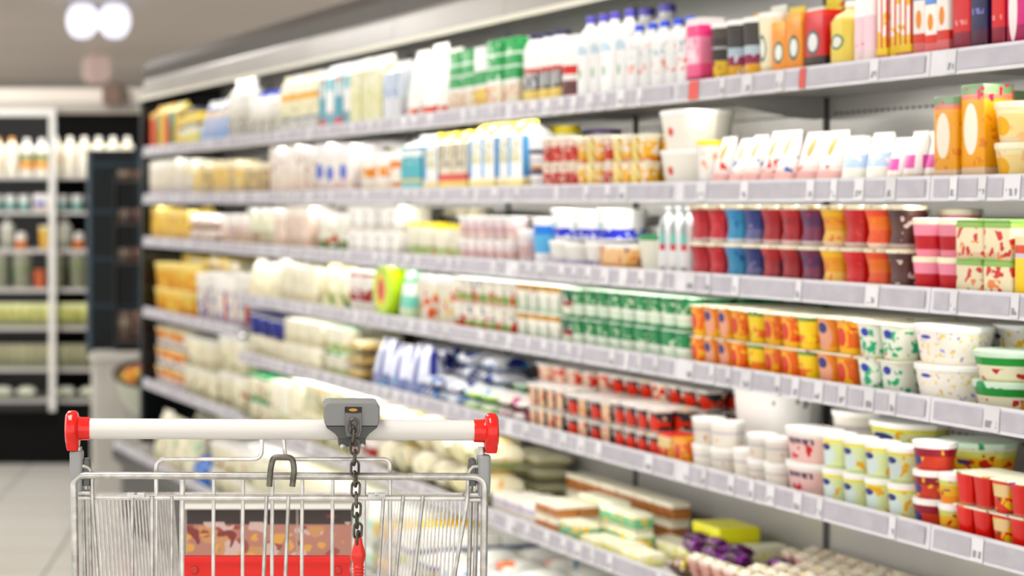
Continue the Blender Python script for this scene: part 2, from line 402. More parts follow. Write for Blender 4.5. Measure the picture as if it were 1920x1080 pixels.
def carton(w, d, h, body, cap=None):
    def f():
        hb = h*.8
        V = [(-w/2, -d/2, 0), (w/2, -d/2, 0), (w/2, d/2, 0), (-w/2, d/2, 0), (-w/2, -d/2, hb), (w/2, -d/2, hb), (w/2, d/2, hb), (-w/2, d/2, hb),
             (-w/2, -.002, h*.93), (w/2, -.002, h*.93), (w/2, .002, h*.93), (-w/2, .002, h*.93), (-w/2, -.002, h), (w/2, -.002, h), (w/2, .002, h), (-w/2, .002, h)]
        Fc = [(0, 3, 2, 1), (0, 1, 5, 4), (1, 2, 6, 5), (2, 3, 7, 6), (3, 0, 4, 7), (4, 5, 9, 8), (7, 11, 10, 6), (5, 6, 10, 9), (4, 8, 11, 7), (8, 9, 13, 12), (10, 11, 15, 14), (9, 10, 14, 13), (11, 8, 12, 15), (12, 13, 14, 15)]
        out = [(None, mk('gable_carton', V, Fc, body, False))]
        if cap:
            M = Matrix.Translation((0, -d*.24, h*.855)) @ Matrix.Rotation(math.radians(50), 4, 'X')
            out.append(('cap', MB().lathe([(w*.22, 0), (w*.22, .012), (w*.18, .014)], seg=14).xf(M).mesh('carton_cap', cap)))
        return out
    return cached(('carton', w, d, h, body.name, cap and cap.name), f)
def pouch(w, d, h, body, cap=None):
    def f():
        b = MB().loft([(0, w*.86, d*.9, d*.4), (.006, w*.94, d, d*.45), (h*.35, w*.97, d*.85, d*.4), (h*.7, w*.97, d*.5, d*.25), (h*.9, w*.95, d*.16, d*.08), (h*.93, w*.95, .004, .002), (h, w*.95, .003, .0015)], 20)
        out = [(None, b.mesh('pouch', body))]
        if cap: out.append(('cap', MB().loft([(h*.97, w*.3, d*.3, d*.15), (h*1.08, w*.28, d*.28, d*.14)], 12).mesh('pouch_cap', cap)))
        return out
    return cached(('pouch', w, d, h, body.name, cap and cap.name), f)
def flow(w, d, h, body, seed=0):
    """lying pillow pack with crimped ends, long along x"""
    def f():
        rg = random.Random(seed); n = 12; m = 12; V = []; Fc = []
        for i in range(n+1):
            t = i/n; x = (t-.5)*w
            prof = 0.0 if i in (0, n) else min(1.0, math.sin(PI*t)**.45)
            e = .06 if i in (0, n) else (.1 if i in (1, n-1) else 1)
            for k in range(m):
                a = 2*PI*k/m
                ry = d/2*(.93 if e < 1 else .88+.12*prof); rz = h/2*(e if e < 1 else prof)*(1+rg.uniform(-.13, .13))
                V.append((x, ry*math.copysign(abs(math.cos(a))**.7, math.cos(a)), h/2+rz*math.copysign(abs(math.sin(a))**.8, math.sin(a))))
        for i in range(n):
            for k in range(m):
                a, b = i*m+k, i*m+(k+1) % m; Fc.append((a, b, b+m, a+m))
        Fc.append(tuple(reversed(range(m)))); Fc.append(tuple(range(n*m, (n+1)*m)))
        zmin = min(v[2] for v in V); V = [(x, y, z-zmin) for x, y, z in V]
        return [(None, mk('pillow_pack', V, Fc, body))]
    return cached(('flow', w, d, h, body.name, seed), f)
def multi(w, d, h, body, lid, body2=None, r=.3):
    """2 x 2 joined cups under one foil sheet"""
    def f():
        out = [(None, MB().loft([(h-.003, w, d, .004), (h-.001, w, d, .004), (h, w-.002, d-.002, .004)], 16).mesh('foil_sheet', lid))]
        cw, cd = w/2, d/2
        me = [MB().loft([(0, cw*.70, cd*.70, cw*r*.7), (.003, cw*.76, cd*.76, cw*r*.75), (h*.5, cw*.84, cd*.84, cw*r*.8), (h-.0032, cw*.95, cd*.95, cw*r*.9)], 20).mesh('joined_cup', b) for b in (body, body2 or body)]
        for ix in (0, 1):
            for iy in (0, 1): out.append(('cup', me[ix], ((ix-.5)*cw, (iy-.5)*cd, 0)))
        return out
    return cached(('multi', w, d, h, body.name, lid.name, (body2 or body).name), f)
def cone(w, d, h, body, top):
    def f():
        b = MB().loft([(0, w*.30, d*.30, w*.1), (h*.8, w*.93, d*.93, w*.2), (h*.9, w, d*.9, w*.2)], 12)
        t = MB().loft([(h*.9, w*.98, d*.88, w*.2), (h*.98, w*.5, d*.45, w*.2), (h, w*.9, d*.08, w*.03)], 12)
        return [(None, b.mesh('cone_packet', body)), ('top', t.mesh('packet_top', top))]
    return cached(('cone', w, d, h, body.name, top.name), f)
def roundpack(w, d, h, body):
    """disc standing on its edge"""
    w = min(w, h)
    def f():
        M = Matrix.Translation((0, 0, w/2)) @ Matrix.Rotation(PI/2, 4, 'X')
        b = MB().lathe([(w*.44, -d/2), (w*.5, -d*.35), (w*.5, d*.35), (w*.44, d/2)], seg=28).xf(M)
        return [(None, b.mesh('round_pack', body))]
    return cached(('roundpack', w, d, h, body.name), f)

ORD = ['first', 'second', 'third', 'fourth', 'fifth', 'sixth', 'seventh', 'eighth', 'ninth', 'tenth', '11th', '12th', '13th', '14th', '15th', '16th', '17th', '18th', '19th', '20th', '21st', '22nd', '23rd', '24th', '25th', '26th', '27th', '28th', '29th', '30th', '31st', '32nd', '33rd', '34th', '35th', '36th']
SHN = {1: 'top shelf', 2: 'second shelf', 3: 'third shelf', 4: 'fourth shelf', 5: 'fifth shelf', 6: 'sixth shelf', 7: 'bottom deck', 14: 'far fourth shelf', 15: 'far fifth shelf'}
LAST = {}
BOX = {}
USED = {}
def place(parts, name, loc, rz, label, cat, group=None, tilt=None):
    o = bpy.data.objects.new(name, parts[0][1]); COL.objects.link(o); o.location = loc
    o.rotation_euler = (tilt[0] if tilt else 0, tilt[1] if tilt else 0, rz)
    n = USED.get(label, 0); USED[label] = n+1
    tag(o, label, cat, group)
    for p in parts[1:]:
        c = bpy.data.objects.new(p[0], p[1]); COL.objects.link(c); c.parent = o
        if len(p) > 2: c.location = p[2]
    return o
def run(sh, x0, x1, yt, fn, mats, desc, name, cat, w=.075, dp=None, n=None, tiers=1, rows=1, d0=.012, z0=0.0, h=None, gap=.003, jit=1.5, lean=0.0, hj=0.0, skip=0, **kw):
    """one run of like products; image columns x0..x1 and top row yt were measured in the photograph and give places and heights on the shelf"""
    uL, uR = U(x0, d0), U(x1, d0)
    if sh in (14, 15): uR = max(uR, 7.62)
    if sh in (4, 5, 6): uL = min(uL, 7.605)
    uL = min(uL, 9.13)
    if n is None: n = max(1, round((uL-uR)/w))
    pitch = (uL-uR)/n; ww = round(pitch-gap-(pitch*.05 if jit > 3 else 0), 4)
    dp = round(min(dp or min(ww, .125), DEP-.012-d0), 4)
    zb = (ZT[sh] if sh != 7 else .352)+BOARD+.0008+z0
    if h is None:
        h = (ZH((x0+x1)/2, yt, d0+dp*.2)-zb)/tiers
    h = max(.012, h)
    above = {2: 1, 3: 2, 4: 3, 5: 4, 6: 5, 7: 6, 14: 3, 15: 14}.get(sh)
    if sh == 7 and uR > 7.6: above = 15
    if above and fn is not pouch: h = min(h, (ZT[above]-.030-zb-(.0245 if d0+dp > .1 else 0))/tiers - .0008)
    elif above: h = min(h, (ZT[above]-.052-zb)/tiers)
    h = round(h, 4)
    rg = random.Random(int(x0*7+sh*131))
    tn = {1: [''], 2: ['lower', 'upper'], 3: ['lowest', 'middle', 'upper'], 4: ['lowest', 'second', 'third', 'upper']}[tiers]
    rn = ['front', 'second', 'third', 'fourth', 'fifth', 'sixth']
    for row in range(rows):
        dd = d0+dp/2+row*(dp+gap)
        if dd+dp/2 > DEP-.008: break
        for ti in range(tiers):
            for i in range(n):
                dd = d0+dp/2+row*(dp+gap)+(rg.uniform(0, .009) if tiers == 1 and d0 < .05 and d0 >= 0 else 0)
                if skip and rg.random() < skip and ti == tiers-1: continue
                m = mats[(i*max(1, kw.get('mstep', 1))+row*kw.get('rowshift', 0)) % len(mats)]
                m = m if isinstance(m, tuple) else (m,)
                hh = h
                if tiers == 1 and fn in (pouch, flow, tub, boxp) and n > 1: hh = round(h*rg.choice([.9, .95, 1, 1]), 4)
                parts = fn(ww, dp, hh, *m)
                u = uL-(i+.5)*pitch
                z_ = zb+ti*(h+.0006)
                ok = False
                while dd+dp/2 < DEP-.006:
                    if not any(abs(u-b[0]) < (ww+b[3])/2-.004 and abs(dd-b[1]) < (dp+b[4])/2-.004 and z_ < b[2]+b[5]-.003 and b[2] < z_+hh-.003 for b in BOX.get(sh, ())): ok = True; break
                    dd += .012
                if not ok and (d0 > .05 or row): continue
                if not ok: dd = d0+dp/2+row*(dp+gap)
                BOX.setdefault(sh, []).append((u, dd, z_, ww, dp, hh))
                pt = P(u, dd, zb+ti*(h+.0006)+(dp/2*abs(math.sin(lean))+.001 if lean else 0))
                lab = desc
                after = LAST.get(sh)
                if n > 1: lab += ', ' + ORD[min(i, 35)] + ' from far end'
                if tiers > 1 or rows > 1: lab += ', ' + (tn[ti]+' ' if tn[ti] else '') + (rn[min(row, 5)] + ' row' if rows > 1 else 'tier')
                lab += ', ' + SHN[sh]
                if USED.get(lab): lab += ', beside the ' + after if after else ', set behind'
                place(parts, name, pt, RZ+math.radians(rg.uniform(-jit, jit)*(.5 if jit > 3 else 1)), lab, cat, desc + ' on the ' + SHN[sh], tilt=(lean, 0) if lean else None)
    LAST[sh] = name.replace('_', ' ')+'s'

# ---------------------------------------------------------------- printed materials
L = dict(
 tallred=pr('tall_box_red', [(0, (206, 70, 50)), (.15, (214, 96, 60)), (.7, (236, 190, 120))], rough=.5),
 tallgreen=pr('tall_box_green', [(0, (70, 110, 60)), (.5, (60, 150, 130)), (.8, (220, 226, 180))]),
 tallyellow=pr('tall_box_yellow', [(0, (236, 196, 90)), (.8, (246, 224, 130))]),
 yellownavy=pr('yellow_navy_pack', [(0, (240, 226, 120)), (.3, (238, 236, 214)), (.5, (40, 44, 96)), (.62, (242, 214, 96)), (.9, (60, 60, 90))], blobs=[((244, 236, 190), 30, .4, .45, .8)]),
 palebluep=pr('pale_blue_pack', [(0, (150, 180, 224)), (.3, (176, 196, 230)), (.6, (226, 206, 180)), (.75, (60, 90, 150)), (.85, (236, 238, 240))], blobs=[((214, 180, 150), 26, .35, .2, .7)]),
 greybottle=pr('grey_label_bottle', [(0, (206, 202, 196)), (.15, (222, 218, 204)), (.55, (244, 242, 236))], text=((120, 116, 112), .1, .4)),
 creambottle=pr('cream_label_bottle', [(0, (226, 224, 220)), (.25, (150, 160, 170)), (.3, (246, 240, 206)), (.62, (246, 176, 60)), (.72, (250, 246, 220))], blobs=[((120, 130, 90), 30, .28, .0, .5)]),
 tealpink=pr('teal_pink_carton', [(0, (210, 60, 80)), (.18, (64, 150, 170)), (.5, (244, 244, 240)), (.7, (240, 190, 170)), (.82, (70, 170, 190)), (.9, (244, 246, 244))], stripes=((70, 160, 180), 3, .35, .15, .85)),
 whiteteal=pr('white_teal_carton', [(0, (90, 170, 180)), (.25, (244, 244, 240)), (.6, (150, 206, 216)), (.8, (246, 246, 244))], blobs=[((230, 90, 70), 26, .25, .0, .4)]),
 palegreen=pr('pale_green_carton', [(0, (232, 230, 190)), (.5, (244, 242, 214)), (.8, (240, 240, 226))], blobs=[((210, 210, 120), 36, .38, 0, .85)]),
 paleblue=pr('pale_blue_carton', [(0, (214, 216, 220)), (.4, (222, 230, 240)), (.8, (240, 240, 238))], text=((150, 170, 200), .4, .8)),
 milkbag=pr('white_milk_bag', [(0, (150, 190, 110)), (.06, (214, 70, 40)), (.16, (250, 248, 240))], blobs=[((160, 60, 70), 24, .3, .04, .2), ((250, 248, 240), 14, .45, 0, .14)]),
 greencarton=pr('green_white_carton', [(0, (240, 238, 230)), (.12, (236, 226, 200)), (.36, (244, 246, 240)), (.42, (46, 160, 84)), (.58, (210, 236, 214)), (.62, (46, 160, 84)), (.76, (210, 236, 214)), (.8, (46, 160, 84))], blobs=[((220, 60, 40), 30, .34, .12, .34), ((244, 246, 240), 18, .2, .4, 1)]),
 greenlid=pr('green_label_tub', [(0, (240, 238, 230)), (.12, (240, 210, 110)), (.36, (244, 246, 240)), (.42, (46, 160, 84)), (.62, (246, 248, 244))], blobs=[((200, 60, 60), 30, .34, .12, .34)]),
 navyjar=pr('dark_label_bottle', [(0, (236, 210, 130)), (.24, (60, 60, 62)), (.5, (196, 80, 70)), (.56, (248, 246, 240))], text=((200, 200, 200), .26, .5)),
 redjar=pr('red_label_bottle', [(0, (200, 196, 190)), (.1, (90, 60, 60)), (.34, (240, 236, 232)), (.44, (210, 60, 56)), (.58, (248, 246, 240))], blobs=[((200, 60, 50), 40, .3, .05, .4)]),
 kefir=pr('white_kefir_bottle', [(0, (232, 232, 230)), (.08, (248, 248, 246))], emb=((90, 160, 90), .5, .34, .10, .07), text=((170, 206, 226), .58, .70)),
 kefir2=pr('white_print_bottle', [(0, (240, 240, 238))], blobs=[((236, 120, 80), 34, .36, .28, .48), ((120, 170, 190), 34, .3, .55, .72), ((236, 120, 80), 34, .2, .62, .74)]),
 pinkbox=pr('pink_carton', [(0, (176, 50, 90)), (.16, (232, 110, 150)), (.35, (240, 150, 176)), (.75, (236, 90, 140)), (.92, (248, 226, 232))], text=((250, 220, 230), .35, .75)),
 blackcup=pr('black_top_cup', [(0, (220, 190, 180)), (.08, (240, 200, 60)), (.42, (44, 40, 36)), (.62, (190, 186, 180)), (.66, (48, 44, 40)), (.8, (76, 68, 58))], blobs=[((150, 50, 90), 34, .36, .05, .42)]),
 blackcup2=pr('black_top_cup_berry', [(0, (200, 190, 196)), (.08, (226, 170, 70)), (.3, (140, 50, 84)), (.45, (180, 196, 206)), (.6, (60, 56, 54)), (.8, (60, 54, 48))], blobs=[((220, 220, 226), 30, .3, .05, .5)]),
 creamcup=pr('cream_cup', [(0, (214, 204, 170)), (.2, (240, 232, 200))], emb=((60, 110, 90), .5, .5, .2, .22, (240, 240, 230))),
 orangecup=pr('orange_emblem_carton', [(0, (226, 150, 90)), (.1, (238, 150, 50)), (.85, (244, 170, 70))], emb=((60, 96, 76), .5, .45, .33, .2, (236, 240, 230))),
 redcup=pr('red_emblem_carton', [(0, (190, 60, 60)), (.08, (50, 36, 36)), (.28, (204, 36, 40)), (.9, (220, 60, 50))], emb=((70, 90, 86), .45, .5, .33, .2, (232, 234, 230))),
 goldcup=pr('gold_emblem_bottle', [(0, (226, 200, 140)), (.15, (238, 214, 110)), (.8, (246, 234, 170))], emb=((70, 120, 90), .5, .45, .26, .12, (236, 236, 220))),
 pinkwhite=pr('pink_white_bottle', [(0, (226, 206, 204)), (.2, (236, 206, 214)), (.6, (248, 240, 240)), (.85, (244, 190, 206))], blobs=[((226, 90, 70), 26, .26, .1, .3)]),
 stripey=pr('striped_narrow_carton', [(0, (200, 110, 100)), (.12, (240, 210, 90)), (.3, (250, 246, 236))], stripes=((206, 60, 50), 4, .4, .2, 1), blobs=[((240, 200, 70), 16, .3, .1, 1)]),
 redwhite=pr('red_white_carton', [(0, (226, 130, 130)), (.2, (226, 84, 74)), (.3, (250, 244, 236)), (.65, (110, 150, 214)), (.72, (250, 240, 230)), (.9, (230, 70, 50))], emb=((236, 150, 60), .5, .45, .24, .1)),
 redbox=pr('plain_red_carton', [(0, (140, 20, 50)), (.25, (214, 28, 32)), (.9, (226, 50, 44))], text=((236, 150, 150), .32, .37)),
 navybox=pr('navy_carton', [(0, (70, 14, 50)), (.25, (26, 24, 70)), (.85, (40, 40, 100))], text=((120, 120, 180), .4, .46)),
 magbox=pr('magenta_carton', [(0, (160, 20, 80)), (.25, (206, 24, 120))], emb=((246, 230, 226), .35, .4, .22, .3)),
 topbag=pr('yellow_red_bag', [(0, (246, 214, 40)), (.5, (248, 240, 220)), (.8, (244, 216, 90))], blobs=[((220, 90, 50), 22, .36, .3, 1)]),
 # second shelf
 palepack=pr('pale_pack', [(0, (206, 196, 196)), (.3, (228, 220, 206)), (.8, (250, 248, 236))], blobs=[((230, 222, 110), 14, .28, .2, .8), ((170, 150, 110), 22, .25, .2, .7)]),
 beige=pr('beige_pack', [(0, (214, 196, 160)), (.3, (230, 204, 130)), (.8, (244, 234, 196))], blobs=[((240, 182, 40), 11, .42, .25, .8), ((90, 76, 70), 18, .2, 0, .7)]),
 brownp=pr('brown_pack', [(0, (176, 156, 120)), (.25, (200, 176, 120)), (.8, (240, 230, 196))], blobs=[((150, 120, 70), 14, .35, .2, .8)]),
 whitered=pr('white_box_red_print', [(0, (230, 216, 200)), (.5, (240, 232, 222)), (.85, (250, 246, 240))], blobs=[((160, 60, 50), 20, .35, .5, .8), ((226, 110, 90), 24, .25, 0, .3)]),
 whiteblue=pr('white_box_blue_label', [(0, (228, 214, 206)), (.25, (240, 234, 228)), (.8, (250, 246, 246))], emb=((40, 90, 200), .4, .45, .3, .16), blobs=[((216, 120, 130), 24, .26, .1, .5)]),
 orangetub=pr('orange_print_tub', [(0, (240, 226, 200)), (.25, (248, 244, 234)), (.45, (240, 150, 40)), (.72, (250, 246, 238))], blobs=[((246, 240, 220), 20, .38, .3, .75)]),
 orangetub2=pr('brown_print_tub', [(0, (240, 230, 214)), (.15, (214, 140, 80)), (.3, (246, 236, 224)), (.65, (236, 130, 40)), (.88, (250, 246, 238))], blobs=[((250, 246, 236), 22, .4, .1, .7)]),
 tealcart=pr('teal_wave_carton', [(0, (120, 186, 186)), (.18, (206, 190, 120)), (.24, (30, 168, 180)), (.62, (236, 240, 240)), (.74, (30, 150, 160)), (.8, (244, 246, 244))], blobs=[((240, 246, 244), 26, .3, .5, .72)]),
 ycap=pr('blue_yellow_carton', [(0, (236, 216, 130)), (.14, (246, 240, 214)), (.2, (246, 246, 244)), (.925, (248, 226, 40))], stripes=((110, 170, 220), 2, .22, .2, .78), text=((206, 200, 150), .4, .7)),
 ycap2=pr('blue_yellow_red_carton', [(0, (240, 214, 110)), (.12, (244, 210, 120)), (.18, (220, 80, 70)), (.3, (232, 224, 206)), (.925, (248, 226, 40))], stripes=((214, 200, 160), 3, .3, .3, .78), text=((140, 130, 110), .4, .8)),
 smalljar=pr('small_white_jar', [(0, (220, 160, 110)), (.25, (246, 244, 240)), (.5, (110, 110, 130)), (.56, (248, 246, 244))]),
 straw=pr('strawberry_cup', [(0, (232, 220, 210)), (.1, (206, 50, 36)), (.7, (240, 214, 200))], blobs=[((60, 60, 44), 60, .26, .3, 1), ((240, 226, 200), 34, .3, 0, 1)]),
 mango=pr('mango_cup', [(0, (220, 130, 60)), (.2, (238, 180, 60)), (.8, (240, 224, 190))], blobs=[((240, 234, 226), 40, .36, 0, 1), ((190, 70, 50), 40, .2, 0, .4)]),
 banana=pr('banana_cup', [(0, (240, 226, 160)), (.8, (244, 236, 210))], diag=((232, 190, 70), 2, .4, 0, 1), blobs=[((190, 200, 214), 40, .25, 0, 1)]),
 purplejar=pr('purple_band_jar', [(0, (120, 70, 170)), (.2, (240, 236, 226))]),
 bigcup=pr('large_white_cup_red_berry', [(0, (240, 236, 226)), (.06, (248, 244, 234))], emb=((222, 90, 64), .5, .5, .07, .13)),
 clearcup=pr('clear_white_cup', [(0, (226, 222, 216)), (.2, (240, 236, 230))], blobs=[((244, 170, 130), 22, .25, .4, .9)]),
 pouch1=pr('white_pink_pouch_red', [(0, (240, 190, 184)), (.2, (248, 226, 220)), (.32, (250, 240, 234))], emb=((190, 160, 80), .55, .68, .16, .2), blobs=[((220, 70, 60), 22, .34, .2, .45)]),
 pouch2=pr('white_pink_pouch_blue', [(0, (240, 190, 184)), (.2, (248, 226, 220)), (.32, (250, 242, 236))], emb=((180, 160, 90), .55, .7, .14, .2), blobs=[((60, 110, 170), 22, .3, .2, .5)]),
 pouch3=pr('white_blue_label_pack', [(0, (214, 220, 206)), (.15, (240, 238, 226)), (.35, (190, 210, 236)), (.62, (246, 246, 240))], blobs=[((240, 240, 236), 30, .35, .3, .62)]),
 pouch4=pr('white_magenta_label_pack', [(0, (210, 196, 180)), (.2, (236, 230, 222)), (.3, (222, 110, 176)), (.55, (246, 244, 238))], stripes=((246, 240, 236), 2, .3, .2, .6)),
 orangecart=pr('orange_oval_carton', [(0, (110, 80, 70)), (.07, (226, 200, 170)), (.16, (240, 166, 50)), (.85, (226, 140, 120)), (.9, (120, 150, 110))], emb=((246, 238, 220), .45, .55, .3, .26), blobs=[((206, 60, 90), 26, .3, .82, 1), ((220, 130, 40), 30, .3, .16, .8)]),
 peach=pr('peach_print_tub', [(0, (226, 206, 176)), (.15, (246, 222, 160)), (.8, (248, 236, 190))], emb=((240, 180, 60), .45, .45, .2, .28), blobs=[((240, 200, 150), 24, .3, 0, .9)]),
 # third shelf
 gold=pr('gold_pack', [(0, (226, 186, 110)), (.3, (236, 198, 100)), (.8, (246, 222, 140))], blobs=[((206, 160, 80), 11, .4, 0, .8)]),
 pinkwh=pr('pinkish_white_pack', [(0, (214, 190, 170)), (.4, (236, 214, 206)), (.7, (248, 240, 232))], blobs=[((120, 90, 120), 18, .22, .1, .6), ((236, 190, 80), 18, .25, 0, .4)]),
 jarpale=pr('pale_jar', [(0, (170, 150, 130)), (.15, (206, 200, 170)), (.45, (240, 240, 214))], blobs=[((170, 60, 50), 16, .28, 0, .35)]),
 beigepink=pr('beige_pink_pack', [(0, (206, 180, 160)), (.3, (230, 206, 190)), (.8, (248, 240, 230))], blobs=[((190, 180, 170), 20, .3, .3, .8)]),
 greenprint=pr('green_red_print_tub', [(0, (70, 120, 50)), (.2, (110, 130, 60)), (.35, (236, 236, 220)), (.8, (250, 248, 238))], blobs=[((206, 90, 60), 17, .36, .2, .7), ((240, 240, 230), 15, .3, 0, .5)]),
 emblem=pr('white_emblem_box', [(0, (230, 224, 216)), (.3, (246, 244, 238))], emb=((120, 120, 112), .5, .52, .2, .3, (240, 238, 230)), blobs=[((210, 160, 140), 24, .25, 0, .25)]),
 clearp=pr('clear_pack_green', [(0, (190, 200, 150)), (.4, (236, 232, 214)), (.85, (246, 240, 224))], blobs=[((140, 170, 90), 26, .34, 0, .4), ((240, 170, 150), 24, .25, 0, .4)]),
 darkp=pr('dark_pack', [(0, (96, 90, 66)), (.6, (70, 66, 52)), (.9, (226, 222, 206))]),
 pinkcup=pr('pink_clear_cup', [(0, (226, 206, 200)), (.3, (214, 180, 176)), (.6, (236, 222, 222)), (.85, (248, 244, 240))], blobs=[((206, 180, 190), 26, .32, .1, .8)]),
 bluewhite=pr('blue_white_cup', [(0, (236, 236, 240)), (.3, (110, 180, 226)), (.7, (70, 130, 214)), (.9, (240, 240, 244))]),
 bucket=pr('white_bucket_blue_print', [(0, (246, 246, 246)), (.08, (60, 70, 200)), (.42, (250, 250, 250))], blobs=[((246, 248, 250), 34, .36, .0, .5)], emb=((100, 190, 160), .5, .55, .1, .06)),
 bucket2=pr('pale_bucket_violet_print', [(0, (226, 222, 216)), (.15, (206, 196, 216)), (.4, (240, 238, 230))], blobs=[((110, 90, 160), 26, .32, .1, .55)]),
 brownbasket=pr('brown_pack_fruit', [(0, (190, 140, 90)), (.35, (220, 180, 130)), (.9, (240, 230, 214))], blobs=[((110, 60, 90), 26, .36, .35, 1), ((230, 130, 60), 26, .3, .4, .9)]),
 creamjar=pr('cream_jar', [(0, (226, 226, 206)), (.1, (242, 240, 224))]),
 greyb=pr('grey_teal_bottle', [(0, (170, 160, 156)), (.15, (224, 222, 222)), (.4, (206, 80, 90)), (.5, (120, 190, 180)), (.66, (150, 160, 160)), (.9, (190, 200, 200))], stripes=((236, 236, 236), 2, .4, 0, 1)),
 c1=pr('crimson_cup', [(0, (206, 190, 190)), (.12, (186, 48, 56)), (.8, (170, 40, 48))], blobs=[((206, 80, 84), 26, .3, .1, .9)]),
 c2=pr('blue_cup', [(0, (200, 210, 222)), (.12, (70, 140, 180)), (.8, (76, 136, 186))], blobs=[((40, 84, 150), 26, .32, .3, .9), ((170, 200, 220), 30, .22, 0, .5)]),
 c3=pr('navy_cup', [(0, (190, 180, 196)), (.12, (96, 96, 140)), (.4, (52, 62, 120)), (.8, (50, 56, 112))], blobs=[((130, 110, 150), 30, .25, 0, .6)]),
 c4=pr('dark_red_cup', [(0, (206, 180, 176)), (.12, (160, 50, 54)), (.8, (176, 56, 60))], blobs=[((96, 40, 56), 26, .32, .2, .9)]),
 c5=pr('purple_cup', [(0, (200, 186, 190)), (.12, (120, 50, 80)), (.5, (86, 40, 84)), (.8, (110, 40, 74))], blobs=[((190, 40, 60), 26, .22, .6, .9)]),
 c6=pr('amber_cup', [(0, (236, 206, 180)), (.12, (240, 196, 110)), (.4, (236, 160, 40)), (.8, (244, 190, 60))], blobs=[((230, 120, 40), 28, .32, .1, .7)]),
 c7=pr('red_cup', [(0, (214, 190, 184)), (.12, (196, 40, 40)), (.8, (206, 36, 44))], blobs=[((226, 90, 80), 28, .26, .1, .7)]),
 c8=pr('orange_red_cup', [(0, (236, 206, 190)), (.12, (226, 90, 50)), (.45, (236, 120, 60)), (.8, (230, 76, 40))], blobs=[((240, 170, 90), 28, .3, .4, .9)]),
 c9=pr('dark_brown_cup', [(0, (190, 170, 160)), (.12, (84, 50, 46)), (.8, (70, 40, 40))], blobs=[((214, 200, 190), 26, .32, .2, .8)]),
 pinkc=pr('pink_cup_red_label', [(0, (240, 150, 170)), (.2, (190, 50, 56)), (.55, (190, 60, 66)), (.62, (240, 156, 176))]),
 fruitp=pr('fruit_print_pack', [(0, (226, 196, 166)), (.2, (236, 224, 190)), (.85, (140, 180, 90))], blobs=[((206, 60, 50), 22, .36, .1, .85), ((236, 150, 100), 20, .3, 0, .5)]),
 yellred=pr('yellow_red_pack', [(0, (226, 180, 50)), (.1, (246, 206, 40)), (.65, (200, 196, 206)), (.72, (214, 80, 60)), (.85, (216, 206, 170))]),
 # fourth shelf
 goldlid=pr('golden_tub', [(0, (226, 150, 50)), (.35, (240, 176, 60)), (.75, (246, 220, 130))], blobs=[((246, 214, 110), 11, .4, 0, .9)]),
 whstripe=pr('white_striped_tub', [(0, (190, 180, 190)), (.15, (236, 234, 226)), (.75, (250, 246, 238))], stripes=((206, 90, 80), 2, .2, .1, .7), blobs=[((70, 110, 190), 14, .3, .1, .75)]),
 creambag=pr('cream_bag', [(0, (226, 216, 180)), (.3, (240, 234, 206)), (.8, (248, 244, 226))], blobs=[((206, 200, 176), 12, .34, .1, .7)]),
 greendiag=pr('green_diagonal_pack', [(0, (214, 206, 160)), (.4, (240, 234, 206)), (.85, (248, 226, 170))], diag=((90, 130, 70), 2, .25, .0, .75), blobs=[((236, 170, 60), 18, .26, .3, .8)]),
 darkredtub=pr('white_dark_red_tub', [(0, (240, 234, 226)), (.3, (160, 50, 50)), (.6, (246, 240, 234)), (.92, (190, 60, 50))], blobs=[((246, 240, 232), 15, .36, .2, .7)]),
 lime=pr('lime_round_pack', [(0, (190, 226, 40)), (.9, (206, 236, 60))], emb=((240, 200, 50), .45, .5, .26, .3, (206, 60, 40))),
 greenteal=pr('green_teal_bag', [(0, (200, 216, 180)), (.25, (120, 200, 180)), (.5, (226, 240, 236)), (.75, (30, 160, 100))], blobs=[((240, 240, 230), 14, .36, 0, 1)]),
 fruittub=pr('orange_fruit_tub', [(0, (236, 226, 206)), (.5, (232, 226, 210)), (.9, (248, 246, 240))], blobs=[((222, 90, 40), 15, .34, .1, .75), ((240, 210, 50), 14, .24, .2, .7)]),
 redgreen=pr('red_green_label_cup', [(0, (230, 210, 190)), (.15, (150, 180, 110)), (.45, (240, 236, 220))], blobs=[((206, 50, 36), 20, .42, .1, .6), ((90, 100, 170), 22, .24, .5, 1)]),
 goldv=pr('white_gold_chevron_cup', [(0, (206, 220, 196)), (.2, (240, 236, 220)), (.55, (248, 244, 232)), (.8, (206, 160, 70))], stripes=((150, 190, 180), 4, .2, .1, .6), blobs=[((180, 50, 50), 30, .2, .6, 1)]),
 greencup=pr('green_white_cup', [(0, (90, 150, 110)), (.12, (226, 240, 220)), (.4, (246, 250, 240)), (.5, (50, 140, 86)), (.9, (30, 130, 80))], blobs=[((226, 240, 206), 34, .33, .4, .85)]),
 greencupR=pr('green_maroon_cup', [(0, (80, 140, 100)), (.12, (226, 230, 210)), (.4, (150, 50, 60)), (.6, (24, 100, 66)), (.9, (20, 90, 60))], blobs=[((236, 236, 220), 34, .33, .2, .85)]),
 tang=pr('orange_fruit_cup', [(0, (246, 190, 60)), (.18, (238, 110, 46)), (.9, (240, 160, 50))], emb=((246, 180, 50), .4, .5, .34, .4, (222, 60, 40)), blobs=[((250, 190, 50), 26, .38, .1, .9), ((228, 60, 36), 24, .26, .2, .9)]),
 tangp=pr('orange_cup_navy_oval', [(0, (246, 180, 60)), (.15, (240, 150, 80)), (.88, (240, 150, 50))], emb=((240, 176, 150), .5, .5, .36, .46), emb2=((44, 48, 112), .46, .72, .24, .17), blobs=[((240, 200, 50), 26, .3, 0, .3)]),
 tangy=pr('yellow_fruit_cup', [(0, (246, 200, 40)), (.2, (240, 120, 40)), (.45, (248, 206, 20)), (.88, (110, 150, 60))], blobs=[((248, 214, 30), 20, .46, .1, .88), ((232, 80, 40), 24, .24, .1, .85)]),
